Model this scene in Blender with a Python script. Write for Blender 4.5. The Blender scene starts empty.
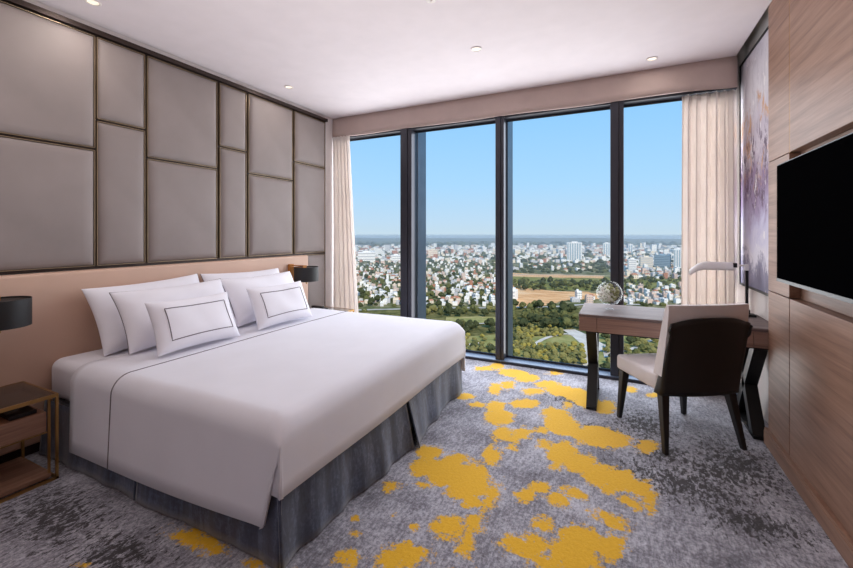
import bpy, bmesh, math, random
import numpy as np
from mathutils import Vector, Matrix, Euler

random.seed(7)
C = bpy.context.scene.collection
PI = math.pi
EYE = 1.35                      # camera height above the carpet
TH = math.radians(25.87)        # camera turned left of the +Y (window) direction
FOC = 401.0
GZ = EYE - 110.0                # ground level of the city, about thirty floors down


def lin(c):
    return tuple(((x / 255) / 12.92 if x / 255 <= 0.04045 else ((x / 255 + 0.055) / 1.055) ** 2.4) for x in c)


# light levels
BOUNCE = 33.0
DOWN = 2.0
WIN = 27.0
HAZE = 0.00024
SKYS = 1.12
SUN = 4.2
SKY = [(0.0, (192, 214, 228)), (0.03, (186, 214, 235)), (0.12, (166, 211, 245)), (0.3, (140, 198, 245)), (1.0, (96, 160, 226))]
CURT = 1.7
# ------------------------------------------------------------------ materials
class NT:
    def __init__(self, name):
        self.m = bpy.data.materials.new(name)
        self.m.use_nodes = True
        self.t = self.m.node_tree
        self.b = self.t.nodes['Principled BSDF']
        self.out = self.t.nodes['Material Output']

    def n(self, typ, **kw):
        x = self.t.nodes.new(typ)
        for k, v in kw.items():
            if k.startswith('i_'):
                x.inputs[k[2:].replace('_', ' ')].default_value = v
            else:
                setattr(x, k, v)
        return x

    def l(self, a, b):
        self.t.links.new(a, b)

    def coords(self, scale=(1, 1, 1), kind='Object', rot=(0, 0, 0)):
        tc = self.n('ShaderNodeTexCoord')
        mp = self.n('ShaderNodeMapping')
        mp.inputs['Scale'].default_value = scale
        mp.inputs['Rotation'].default_value = rot
        self.l(tc.outputs[kind], mp.inputs['Vector'])
        return mp.outputs['Vector']

    def noise(self, vec, scale=5, detail=4, rough=0.55, dist=0.0):
        x = self.n('ShaderNodeTexNoise')
        x.inputs['Scale'].default_value = scale
        x.inputs['Detail'].default_value = detail
        x.inputs['Roughness'].default_value = rough
        x.inputs['Distortion'].default_value = dist
        self.l(vec, x.inputs['Vector'])
        return x.outputs['Fac']

    def ramp(self, fac, stops, interp='LINEAR'):
        r = self.n('ShaderNodeValToRGB')
        r.color_ramp.interpolation = interp
        e = r.color_ramp.elements
        while len(e) > len(stops):
            e.remove(e[-1])
        while len(e) < len(stops):
            e.new(0.5)
        for i, (p, c) in enumerate(stops):
            e[i].position = p
            e[i].color = (*lin(c), 1) if not isinstance(c, (int, float)) else (c, c, c, 1)
        self.l(fac, r.inputs['Fac'])
        return r.outputs['Color']

    def mix(self, fac, a, b, mode='MIX'):
        x = self.n('ShaderNodeMix', data_type='RGBA', blend_type=mode)
        for sock, v in ((x.inputs[0], fac), (x.inputs[6], a), (x.inputs[7], b)):
            if isinstance(v, (int, float)):
                sock.default_value = v
            elif isinstance(v, tuple):
                sock.default_value = (*lin(v), 1)
            else:
                self.l(v, sock)
        return x.outputs[2]

    def math(self, op, a, b=0.0):
        x = self.n('ShaderNodeMath', operation=op)
        for i, v in enumerate((a, b)):
            if isinstance(v, (int, float)):
                x.inputs[i].default_value = v
            else:
                self.l(v, x.inputs[i])
        return x.outputs[0]

    def bump(self, h, strength=0.2, dist=0.01):
        x = self.n('ShaderNodeBump')
        x.inputs['Strength'].default_value = strength
        x.inputs['Distance'].default_value = dist
        self.l(h, x.inputs['Height'])
        self.l(x.outputs['Normal'], self.b.inputs['Normal'])


def plain(name, col, rough=0.6, metal=0.0, vary=0.06, vscale=6.0, bump=0.0, bscale=120.0, spec=0.5, sheen=0.0):
    t = NT(name)
    v = t.coords()
    f = t.noise(v, vscale, 3)
    lo = tuple(max(0, c * (1 - vary)) for c in col)
    hi = tuple(min(255, c * (1 + vary)) for c in col)
    t.l(t.ramp(f, [(0.3, lo), (0.7, hi)]), t.b.inputs['Base Color'])
    t.b.inputs['Roughness'].default_value = rough
    t.b.inputs['Metallic'].default_value = metal
    t.b.inputs['Specular IOR Level'].default_value = spec
    t.b.inputs['Sheen Weight'].default_value = sheen
    if bump:
        t.bump(t.noise(v, bscale, 3), bump, 0.003)
    return t.m


def wood(name, dark, mid, light, scale=1.0, rough=0.45, axis='Y'):
    t = NT(name)
    s = (26, 1.1, 26) if axis == 'Y' else (1.1, 26, 26)
    v = t.coords(tuple(x * scale for x in s))
    f1 = t.noise(v, 1.0, 5, 0.6, 0.4)
    v2 = t.coords(tuple(x * scale * 4 for x in s))
    f2 = t.noise(v2, 1.0, 3, 0.6)
    f = t.math('ADD', t.math('MULTIPLY', f1, 0.72), t.math('MULTIPLY', f2, 0.28))
    t.l(t.ramp(f, [(0.32, dark), (0.5, mid), (0.68, light)]), t.b.inputs['Base Color'])
    t.b.inputs['Roughness'].default_value = rough
    t.bump(f2, 0.08, 0.002)
    return t.m


M = {}
M['ceiling'] = plain('ceiling paint', (228, 219, 222), 0.9, vary=0.01)
M['wall'] = plain('wall paint', (228, 222, 220), 0.9, vary=0.01)
M['pad'] = plain('padded panel fabric', (136, 125, 122), 0.6, vary=0.035, vscale=3.0, bump=0.25, bscale=420, sheen=0.15)
M['bronze'] = plain('dark bronze trim', (58, 46, 42), 0.4, 0.55, vary=0.08)
M['brass'] = plain('brass', (176, 138, 84), 0.32, 0.9, vary=0.08)
M['brassline'] = plain('antique brass edging', (150, 130, 106), 0.4, 0.6, vary=0.08)
M['tan'] = plain('tan leather', (203, 170, 150), 0.55, vary=0.02, vscale=2.0, bump=0.12, bscale=300)
M['linen'] = plain('white bed linen', (228, 228, 236), 0.85, vary=0.012, vscale=3.0, bump=0.06, bscale=500, sheen=0.1)
M['pillow'] = plain('white pillow cotton', (238, 237, 244), 0.85, vary=0.01, bump=0.06, bscale=400)
M['piping'] = plain('grey piping', (116, 108, 114), 0.7)
M['black'] = plain('black metal', (20, 20, 22), 0.45, 0.3, vary=0.1)
M['shade'] = plain('black lamp shade', (22, 21, 23), 0.55, vary=0.08, bump=0.2, bscale=350)
M['amber'] = plain('amber wood bracket', (186, 122, 58), 0.4, 0.35, vary=0.08)
M['chairdark'] = plain('dark brown leather', (28, 24, 23), 0.5, vary=0.08, vscale=12)
M['chairwood'] = plain('black stained wood', (26, 23, 23), 0.4, vary=0.1)
M['chairgrey'] = plain('pale grey upholstery', (226, 220, 220), 0.85, vary=0.03, bump=0.3, bscale=320)
M['plastic'] = plain('white plastic', (236, 234, 234), 0.35, vary=0.01)
M['frame'] = plain('grey anodised aluminium', (62, 62, 70), 0.4, 0.55, vary=0.04)
M['fin'] = plain('pale grey aluminium', (128, 134, 146), 0.4, 0.45, vary=0.04)
M['sill'] = plain('blue grey sill', (112, 128, 150), 0.45, 0.2, vary=0.05)
M['valance'] = plain('pinkish beige fabric', (190, 170, 163), 0.85, vary=0.02, bump=0.1, bscale=300)
M['screen'] = plain('black glass screen', (5, 5, 6), 0.3, vary=0.0, spec=0.0)
M['bezel'] = plain('dark grey bezel', (44, 46, 50), 0.35, 0.4)
M['gold'] = plain('pale gold line', (190, 146, 92), 0.35, 0.6)
M['whitemetal'] = plain('white enamel ring', (232, 226, 222), 0.4, vary=0.01)
M['wood'] = wood('brown oak veneer', (112, 80, 63), (143, 108, 89), (166, 130, 109))
M['deskwood'] = wood('desk oak veneer', (116, 90, 80), (146, 116, 104), (168, 138, 124), axis='X')
M['desktop'] = wood('desk top veneer', (84, 71, 69), (108, 93, 90), (126, 110, 106), axis='X', rough=0.62)

t = NT('velvet skirt')
v = t.coords((9, 9, 1.6))
f = t.noise(v, 2.2, 5, 0.65, 0.6)
g = t.noise(t.coords((1, 1, 1)), 55, 4, 0.7)
f = t.math('ADD', t.math('MULTIPLY', f, 0.65), t.math('MULTIPLY', g, 0.35))
t.l(t.ramp(f, [(0.36, (26, 34, 54)), (0.5, (50, 61, 86)), (0.66, (100, 112, 138))]), t.b.inputs['Base Color'])
t.b.inputs['Roughness'].default_value = 0.6
t.b.inputs['Sheen Weight'].default_value = 0.4
M['velvet'] = t.m

t = NT('sheer cream curtain')
v = t.coords((1, 1, 1))
t.l(t.ramp(t.noise(v, 4, 3), [(0.3, (238, 231, 226)), (0.7, (246, 240, 236))]), t.b.inputs['Base Color'])
t.b.inputs['Roughness'].default_value = 0.9
tr = t.n('ShaderNodeBsdfTranslucent')
tr.inputs['Color'].default_value = (*lin((250, 244, 238)), 1)
mx = t.n('ShaderNodeMixShader')
mx.inputs[0].default_value = 0.24
t.l(t.b.outputs[0], mx.inputs[1]); t.l(tr.outputs[0], mx.inputs[2]); t.l(mx.outputs[0], t.out.inputs['Surface'])
t.bump(t.noise(v, 300, 2), 0.1, 0.002)
M['curtain'] = t.m


def pane_mat(name, tint, gloss, rough=0.0):
    t = NT(name)
    t.t.nodes.remove(t.b)
    a = t.n('ShaderNodeBsdfTransparent'); a.inputs['Color'].default_value = (*tint, 1)
    g = t.n('ShaderNodeBsdfGlossy'); g.inputs['Roughness'].default_value = rough
    m = t.n('ShaderNodeMixShader')
    fr = t.n('ShaderNodeLayerWeight'); fr.inputs['Blend'].default_value = 0.25
    t.l(t.math('MULTIPLY', fr.outputs['Fresnel'], gloss), m.inputs[0])
    t.l(a.outputs[0], m.inputs[1]); t.l(g.outputs[0], m.inputs[2]); t.l(m.outputs[0], t.out.inputs['Surface'])
    return t.m


M['pane'] = pane_mat('window glass', (0.985, 0.99, 0.995), 0.03, 0.3)
M['tinted'] = pane_mat('smoked table glass', (0.62, 0.52, 0.45), 2.0)
M['ballglass'] = pane_mat('clear vase glass', (0.985, 0.99, 0.99), 0.1, 0.2)

t = NT('lamp lens')
t.b.inputs['Base Color'].default_value = (0.9, 0.8, 0.7, 1)
t.b.inputs['Emission Color'].default_value = (1.0, 0.83, 0.62, 1)
t.b.inputs['Emission Strength'].default_value = 0.8
M['lens'] = t.m

# abstract canvas: pale top, ochre and plum strokes, lilac field, slate foot
t = NT('abstract canvas')
tc = t.n('ShaderNodeTexCoord')
sp_ = t.n('ShaderNodeSeparateXYZ')
t.l(tc.outputs['Object'], sp_.inputs[0])
f = t.noise(t.coords((1.0, 1.6, 1.0)), 2.6, 6, 0.7, 0.6)
zz = t.math('ADD', t.math('MULTIPLY', t.math('ADD', sp_.outputs['Z'], 0.93), 0.543), t.math('MULTIPLY', t.math('SUBTRACT', f, 0.5), 0.42))
c1 = t.ramp(zz, [(0.02, (104, 100, 124)), (0.11, (136, 132, 156)), (0.15, (212, 208, 218)), (0.27, (184, 180, 206)), (0.36, (150, 134, 166)), (0.46, (128, 104, 136)), (0.56, (196, 186, 196)), (0.66, (186, 176, 190)), (0.78, (216, 212, 218)), (1.0, (196, 192, 202))])
f2 = t.noise(t.coords((1, 2.2, 1.2)), 3.4, 5, 0.7, 1.0)
band = t.ramp(zz, [(0.42, 0.0), (0.52, 0.9), (0.72, 0.9), (0.8, 0.0)])
c2 = t.mix(t.math('MULTIPLY', band, t.ramp(f2, [(0.52, 0.0), (0.6, 1.0)])), c1, (196, 148, 104))
f3 = t.noise(t.coords((1, 3, 1.3)), 5.5, 5, 0.72, 0.5)
band3 = t.ramp(zz, [(0.3, 0.0), (0.4, 1.0), (0.58, 1.0), (0.68, 0.15)])
c3 = t.mix(t.math('MULTIPLY', band3, t.ramp(f3, [(0.5, 0.0), (0.57, 0.95)])), c2, (82, 56, 84))
f4 = t.noise(t.coords((1, 2, 1.0)), 7.0, 4, 0.6, 0.2)
c4 = t.mix(t.ramp(f4, [(0.62, 0.0), (0.67, 0.8)]), c3, (232, 228, 230))
t.l(c4, t.b.inputs['Base Color'])
t.b.inputs['Roughness'].default_value = 0.6
t.bump(f3, 0.3, 0.004)
M['canvas'] = t.m

# carpet
t = NT('dyed carpet')
v = t.coords((1, 1, 1))
vs = t.coords((9, 2.2, 1), rot=(0, 0, math.radians(-28)))
n1 = t.noise(v, 3.2, 6, 0.7)
n2 = t.noise(vs, 7.0, 4, 0.75)
n3 = t.noise(v, 60, 3, 0.8)
f = t.math('ADD', t.math('ADD', t.math('MULTIPLY', n1, 0.36), t.math('MULTIPLY', n2, 0.3)), t.math('MULTIPLY', n3, 0.34))
grey = t.ramp(f, [(0.37, (84, 83, 90)), (0.47, (134, 133, 142)), (0.55, (184, 184, 194)), (0.65, (220, 220, 227))])
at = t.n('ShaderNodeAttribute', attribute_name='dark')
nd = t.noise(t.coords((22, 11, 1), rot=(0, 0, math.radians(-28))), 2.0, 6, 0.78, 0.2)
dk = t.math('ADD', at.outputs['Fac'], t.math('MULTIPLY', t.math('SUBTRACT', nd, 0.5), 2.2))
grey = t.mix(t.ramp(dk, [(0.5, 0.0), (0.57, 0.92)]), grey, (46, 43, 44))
ay = t.n('ShaderNodeAttribute', attribute_name='dye')
na = t.noise(v, 17, 4, 0.65)
nb = t.noise(v, 75, 3, 0.7)
dy = t.math('ADD', ay.outputs['Fac'], t.math('ADD', t.math('MULTIPLY', t.math('SUBTRACT', na, 0.5), 0.16), t.math('MULTIPLY', t.math('SUBTRACT', nb, 0.5), 0.09)))
ymask = t.ramp(t.math('ADD', t.math('MULTIPLY', dy, 8.0), 0.5), [(0.42, 0.0), (0.6, 1.0)])
ycol = t.mix(n3, (216, 160, 24), (246, 198, 56))
t.l(t.mix(ymask, grey, ycol), t.b.inputs['Base Color'])
t.b.inputs['Roughness'].default_value = 0.95
t.b.inputs['Specular IOR Level'].default_value = 0.15
t.b.inputs['Sheen Weight'].default_value = 0.2
t.bump(n3, 0.5, 0.006)
M['carpet'] = t.m


# ------------------------------------------------------------------ mesh helpers
def obj(name, bm, mat, parent=None, smooth=False, angle=None):
    me = bpy.data.meshes.new(name)
    bmesh.ops.recalc_face_normals(bm, faces=bm.faces[:])
    bm.to_mesh(me)
    bm.free()
    for m in (mat if isinstance(mat, (list, tuple)) else [mat]):
        me.materials.append(m)
    if smooth:
        me.shade_smooth()
        if angle:
            me.set_sharp_from_angle(angle=math.radians(angle))
    o = bpy.data.objects.new(name, me)
    C.objects.link(o)
    if parent is not None:
        o.parent = parent
    return o


def empty(name, loc=(0, 0, 0), rz=0.0):
    o = bpy.data.objects.new(name, None)
    o.empty_display_size = 0.1
    C.objects.link(o)
    o.location = loc
    o.rotation_euler = (0, 0, rz)
    return o


def tag(o, label, cat, group=None, kind=None):
    if label: o['label'] = label
    if cat: o['category'] = cat
    if group: o['group'] = group
    if kind: o['kind'] = kind
    return o


def struct(o):
    o['kind'] = 'structure'
    return o


def box(bm, x0, x1, y0, y1, z0, z1, bevel=0.0, seg=2, mi=0):
    r = bmesh.ops.create_cube(bm, size=1.0)
    vs = r['verts']
    for v in vs:
        v.co = Vector(((x0 + x1) / 2 + v.co.x * (x1 - x0), (y0 + y1) / 2 + v.co.y * (y1 - y0), (z0 + z1) / 2 + v.co.z * (z1 - z0)))
    if mi:
        for f in {f for v in vs for f in v.link_faces}:
            f.material_index = mi
    if bevel > 0:
        es = list({e for v in vs for e in v.link_edges})
        bmesh.ops.bevel(bm, geom=es, offset=bevel, segments=seg, profile=0.5, affect='EDGES')
    return bm


def mkbox(name, mat, x0, x1, y0, y1, z0, z1, parent=None, bevel=0.0, seg=2):
    bm = bmesh.new()
    box(bm, x0, x1, y0, y1, z0, z1, bevel, seg)
    return obj(name, bm, mat, parent, smooth=bevel > 0.004, angle=40)


def tube(bm, pts, r, n=8, closed=False):
    pts = [Vector(p) for p in pts]
    k = len(pts)
    rings = []
    up = None
    for i, p in enumerate(pts):
        a = pts[(i - 1) % k] if (closed or i > 0) else p
        b = pts[(i + 1) % k] if (closed or i < k - 1) else p
        d = (b - a).normalized()
        if up is None:
            up = Vector((0, 0, 1)) if abs(d.z) < 0.9 else Vector((1, 0, 0))
        s = d.cross(up).normalized()
        up = s.cross(d).normalized()
        rr = r[i] if isinstance(r, (list, tuple)) else r
        rings.append([bm.verts.new(p + s * (rr * math.cos(2 * PI * j / n)) + up * (rr * math.sin(2 * PI * j / n))) for j in range(n)])
    for i in range(k if closed else k - 1):
        A, B = rings[i], rings[(i + 1) % k]
        for j in range(n):
            bm.faces.new((A[j], A[(j + 1) % n], B[(j + 1) % n], B[j]))
    if not closed:
        bm.faces.new(rings[0][::-1]); bm.faces.new(rings[-1])
    return bm


def lathe(bm, prof, n=32, cx=0.0, cy=0.0):
    rings = []
    for r, z in prof:
        if r < 1e-6:
            rings.append([bm.verts.new((cx, cy, z))])
        else:
            rings.append([bm.verts.new((cx + r * math.cos(2 * PI * j / n), cy + r * math.sin(2 * PI * j / n), z)) for j in range(n)])
    for A, B in zip(rings, rings[1:]):
        for j in range(n):
            a = [A[j % len(A)], A[(j + 1) % len(A)]] if len(A) > 1 else [A[0]]
            b = [B[(j + 1) % len(B)], B[j % len(B)]] if len(B) > 1 else [B[0]]
            if len(a) + len(b) >= 3:
                bm.faces.new(a + b)
    return bm


def grid(bm, P, mi=0):
    vs = [[bm.verts.new(p) for p in row] for row in P]
    fs = []
    for i in range(len(vs) - 1):
        for j in range(len(vs[0]) - 1):
            f = bm.faces.new((vs[i][j], vs[i + 1][j], vs[i + 1][j + 1], vs[i][j + 1]))
            f.material_index = mi
            fs.append(f)
    return vs, fs


def solid(o, t, offset=-1.0):
    m = o.modifiers.new('thickness', 'SOLIDIFY')
    m.thickness = t
    m.offset = offset
    return o


def prism(bm, poly, h0, h1, axis='Z'):
    """outline extruded along an axis (poly in the other two coordinates)"""
    def P(a, b, h):
        return (a, b, h) if axis == 'Z' else ((a, h, b) if axis == 'Y' else (h, a, b))
    A = [bm.verts.new(P(a, b, h0)) for a, b in poly]
    B = [bm.verts.new(P(a, b, h1)) for a, b in poly]
    k = len(poly)
    for i in range(k):
        bm.faces.new((A[i], A[(i + 1) % k], B[(i + 1) % k], B[i]))
    bm.faces.new(A[::-1]); bm.faces.new(B)
    return bm


def copy_tree(o, parent=None):
    c = o.copy()
    C.objects.link(c)
    if parent is not None:
        c.parent = parent
    for ch in list(o.children):
        copy_tree(ch, c)
    return c


def ratio(u):                    # direction of an image column, as (X per depth, Y per depth)
    t = (u - 426.5) / FOC
    return (-math.sin(TH) + math.cos(TH) * t, math.cos(TH) + math.sin(TH) * t)


def y_on(u, X):                  # where that direction meets the plane x = X
    a, b = ratio(u)
    return X * b / a


def ground_at(u, v):             # the point of the city's ground plane seen there
    D = FOC * 110.0 / (v - 233.5)
    a, b = ratio(u)
    return (D * a, D * b)
# ------------------------------------------------------------------ room shell
CEIL = 2.813
XL, XR, XN = -3.315, 0.853, 0.94      # left wall, panelling face, niche wall
YB, YV, YG = -2.6, 4.08, 4.24         # back wall, pelmet face, glass

# floor: a fine mesh carrying two dye fields (yellow splashes, dark specks)
BLOBS = [(-1.141, 3.987, 0.064, 0.031, 0.026, -0.09), (-1.241, 3.855, 0.072, 0.035, 0.018, -0.057), (-0.916, 3.853, 0.152, 0.005, 0.018, -0.098), (-0.792, 3.779, 0.092, 0.045, 0.019, -0.092), (-0.594, 3.71, 0.089, 0.043, 0.012, -0.074), (-0.467, 3.606, 0.114, -0.004, 0.008, -0.116), (-0.342, 3.576, 0.118, -0.016, 0.003, -0.135), (-0.246, 3.472, 0.096, -0.026, -0.003, -0.126), (-0.105, 3.417, 0.063, 0.031, 0.004, -0.118), (-0.982, 3.403, 0.047, 0.023, 0.032, -0.11), (-0.907, 3.531, 0.048, 0.023, 0.024, -0.093), (-0.676, 3.492, 0.077, 0.037, 0.013, -0.067), (-0.688, 3.21, 0.093, 0.045, 0.016, -0.076), (-1.161, 3.135, 0.06, 0.029, 0.021, -0.058), (-1.022, 3.013, 0.05, 0.024, 0.015, -0.044), (-0.88, 3.051, 0.063, 0.031, 0.025, -0.088), (-0.805, 2.889, 0.086, 0.042, 0.031, -0.11), (-0.721, 2.651, 0.055, 0.026, 0.022, -0.079), (-0.634, 2.613, 0.029, 0.014, 0.025, -0.102), (-0.596, 2.727, 0.049, 0.024, 0.015, -0.068), (-0.71, 2.367, 0.049, 0.024, 0.026, -0.085), (-0.376, 3.332, 0.032, 0.015, 0.007, -0.058), (-0.428, 3.107, 0.099, -0.018, 0.003, -0.104), (-0.37, 2.956, 0.112, -0.017, 0.002, -0.141), (-0.484, 2.827, 0.037, 0.018, 0.007, -0.043), (-0.135, 2.898, 0.15, 0.022, -0.002, -0.131), (-0.033, 2.898, 0.082, 0.04, 0.001, -0.098), (0.146, 2.902, 0.057, 0.028, -0.004, -0.075), (-0.438, 2.632, 0.034, 0.017, 0.01, -0.062), (-0.322, 2.578, 0.072, 0.035, 0.016, -0.129), (-0.209, 2.52, 0.079, -0.02, -0.01, -0.112), (-0.114, 2.446, 0.077, -0.033, -0.017, -0.103), (0.0, 2.441, 0.08, -0.036, -0.021, -0.1), (-0.339, 2.437, 0.037, 0.018, 0.006, -0.042), (0.091, 2.408, 0.044, -0.042, -0.024, -0.073), (0.133, 2.331, 0.027, 0.013, -0.006, -0.097), (0.05, 2.257, 0.052, -0.02, -0.008, -0.034), (-0.062, 2.334, 0.038, 0.019, 0.001, -0.055), (-0.438, 2.081, 0.046, 0.022, 0.01, -0.048), (-0.384, 2.175, 0.043, 0.021, 0.009, -0.051), (-0.281, 2.125, 0.045, -0.021, -0.008, -0.048), (-0.213, 2.212, 0.042, -0.007, -0.004, -0.044), (-0.272, 2.232, 0.019, 0.009, 0.003, -0.026), (-0.042, 2.084, 0.069, -0.009, -0.008, -0.045), (-0.324, 1.907, 0.038, 0.018, 0.008, -0.046), (-0.422, 1.733, 0.047, 0.023, 0.011, -0.045), (-0.336, 1.752, 0.046, 0.022, 0.015, -0.078), (-0.164, 1.858, 0.086, 0.042, 0.01, -0.108), (-0.232, 1.776, 0.046, 0.022, 0.009, -0.067), (-0.039, 1.906, 0.051, 0.025, 0.001, -0.067), (-0.169, 1.744, 0.103, 0.05, 0.005, -0.053), (-0.282, 1.7, 0.03, 0.014, 0.007, -0.042), (-1.064, 2.23, 0.061, 0.03, 0.034, -0.071), (-1.027, 2.071, 0.062, 0.03, 0.035, -0.071), (-0.893, 2.095, 0.102, 0.049, 0.045, -0.106), (-0.884, 2.248, 0.059, 0.029, 0.02, -0.05), (-0.752, 2.049, 0.097, 0.047, 0.045, -0.124), (-0.744, 2.148, 0.061, 0.029, 0.028, -0.081), (-0.687, 1.927, 0.046, 0.022, 0.018, -0.051), (-0.601, 2.0, 0.031, -0.003, 0.007, -0.103), (-0.96, 1.939, 0.024, 0.012, 0.012, -0.023), (-1.093, 1.865, 0.024, 0.012, 0.013, -0.022), (-1.11, 1.817, 0.019, 0.009, 0.017, -0.028), (-0.711, 1.712, 0.058, 0.028, 0.024, -0.059), (-0.618, 1.783, 0.034, 0.016, 0.017, -0.049), (-0.61, 1.636, 0.031, 0.015, 0.022, -0.058), (-0.81, 1.49, 0.072, 0.035, 0.025, -0.047), (-0.848, 1.416, 0.059, 0.029, 0.021, -0.034), (-1.027, 1.35, 0.037, 0.018, 0.025, -0.033), (-1.077, 1.483, 0.016, 0.008, 0.011, -0.015), (-0.861, 1.64, 0.017, 0.008, 0.009, -0.017), (-0.98, 1.664, 0.013, 0.006, 0.01, -0.018), (-0.788, 1.668, 0.012, 0.006, 0.011, -0.023), (-1.136, 1.564, 0.017, 0.008, 0.008, -0.011), (-1.68, 1.148, 0.129, 0.018, 0.033, -0.033), (-1.346, 1.169, 0.029, 0.014, 0.016, -0.014), (-1.968, 0.861, 0.022, 0.011, 0.012, -0.005), (0.074, 3.895, 0.047, 0.023, -0.001, -0.062), (0.271, 3.857, 0.068, 0.033, -0.003, -0.048), (-0.574, 4.034, 0.052, 0.025, 0.006, -0.043), (-1.125, 1.191, 0.105, 0.051, 0.029, -0.031), (-0.522, 1.459, 0.104, 0.05, 0.018, -0.05), (0.065, 1.719, 0.085, 0.041, -0.002, -0.048), (-0.799, 1.254, 0.066, 0.032, 0.022, -0.034)]
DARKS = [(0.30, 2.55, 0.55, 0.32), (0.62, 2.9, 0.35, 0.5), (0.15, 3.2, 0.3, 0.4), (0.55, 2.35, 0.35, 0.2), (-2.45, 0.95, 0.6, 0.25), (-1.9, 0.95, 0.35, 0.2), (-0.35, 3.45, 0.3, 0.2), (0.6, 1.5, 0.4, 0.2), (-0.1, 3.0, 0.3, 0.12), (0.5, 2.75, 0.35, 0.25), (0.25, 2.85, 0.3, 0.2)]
xs = np.concatenate([np.arange(-3.4, 1.0001, 0.02)])
ys = np.concatenate([[-2.7, -1.5, -0.5, 0.2], np.arange(0.4, 4.2601, 0.02)])
GX, GY = np.meshgrid(xs, ys, indexing='ij')
dye = np.full(GX.shape, -1.0)
for bx, by, ax, ay_, cx_, cy_ in BLOBS:
    Mi = np.linalg.inv(np.array([[ax, cx_], [ay_, cy_]]))
    dx, dy = GX - bx, GY - by
    r = np.hypot(Mi[0, 0] * dx + Mi[0, 1] * dy, Mi[1, 0] * dx + Mi[1, 1] * dy)
    s = min(math.hypot(ax, ay_), math.hypot(cx_, cy_))
    dye = np.maximum(dye, (1.16 - r) * min(max(s, 0.03), 0.12))
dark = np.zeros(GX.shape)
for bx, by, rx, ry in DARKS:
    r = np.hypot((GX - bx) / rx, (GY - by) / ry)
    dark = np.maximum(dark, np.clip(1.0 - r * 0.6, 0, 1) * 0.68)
nx_, ny_ = GX.shape
verts = np.stack([GX.ravel(), GY.ravel(), np.zeros(GX.size)], 1)
i, j = np.meshgrid(np.arange(nx_ - 1), np.arange(ny_ - 1), indexing='ij')
a = (i * ny_ + j).ravel()
faces = np.stack([a, a + ny_, a + ny_ + 1, a + 1], 1)
me = bpy.data.meshes.new('floor')
me.from_pydata(verts.tolist(), [], faces.tolist())
for nm, arr in (('dye', dye), ('dark', dark)):
    at = me.attributes.new(nm, 'FLOAT', 'POINT')
    at.data.foreach_set('value', arr.ravel().astype(np.float32))
me.materials.append(M['carpet'])
fl = bpy.data.objects.new('floor', me)
C.objects.link(fl)
struct(fl)
struct(mkbox('floor_slab', M['ceiling'], -3.5, 1.15, -2.75, 4.3, -0.25, -0.005))

struct(mkbox('ceiling', M['ceiling'], -3.5, XR, -2.75, 4.3, CEIL, CEIL + 0.3))
bm = bmesh.new()
box(bm, XR, 1.15, -2.75, 4.3, 2.98, CEIL + 0.3)
box(bm, XR - 0.02, XR, -2.75, 4.3, CEIL + 0.001, 2.99)
M['slot'] = plain('taupe paint', (150, 134, 126), 0.8)
struct(obj('ceiling_slot', bm, M['slot']))
struct(mkbox('wall_left', M['wall'], -3.5, XL, -2.75, 4.3, 0, CEIL))
struct(mkbox('wall_front', M['wall'], 0.872, 1.15, YG - 0.03, 4.3, 0.0, 2.99))
struct(mkbox('storeys_sun_block', M['ceiling'], -9, 14, -3, 4.3, CEIL + 0.31, 16))  # unseen storeys overhead, added to keep the sun off the outer fins
struct(mkbox('wall_back', M['wall'], -3.5, 1.15, -2.75, YB, 0, CEIL + 0.1))
bm = bmesh.new()
box(bm, XN, 1.15, -2.75, 4.3, 0, 2.98)
struct(obj('wall_right', bm, M['wall']))

# wood panelling: one wall unit with seams, a shallow television recess and a plinth
pan = empty('wall_panelling', (XR, 2.92, 0))
struct(pan)


def wpanel(y0, y1, z0, z1, name='wood_panel', x0=XR, x1=XN):
    o = mkbox(name, M['wood'], x0 - XR, x1 - XR, y0 - 2.92, y1 - 2.92, z0, z1, pan, 0.0015, 1)
    return o


YE, YS = 3.28, 2.921
wpanel(YS + 0.004, YE, 1.808, CEIL - 0.002)
wpanel(YS + 0.004, YE, 0.987, 1.803)
wpanel(YS + 0.004, YE, 0.085, 0.982)
wpanel(-2.6, YS - 0.004, 1.808, CEIL - 0.002)
wpanel(-2.6, YS - 0.004, 0.085, 0.982)
wpanel(-2.6, YS - 0.0, 0.984, 1.806, 'recess_panel', XR + 0.05, XN)
o = mkbox('seam_strip', M['gold'], 0.001, 0.02, -0.004 + YS - 2.92, 0.004 + YS - 2.92, 1.806, CEIL - 0.002, pan)
mkbox('seam_strip', M['bronze'], 0.006, 0.02, -0.004 + YS - 2.92, 0.004 + YS - 2.92, 0.085, 0.984, pan)
bm = bmesh.new()
box(bm, 0.83, 0.93, -2.6, 3.283, 0.0, 0.085, 0.0)
box(bm, 0.834, 0.93, -2.6, 3.283, 0.085, 0.1, 0.0)
struct(obj('baseboard_right', bm, M['wood']))

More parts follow.
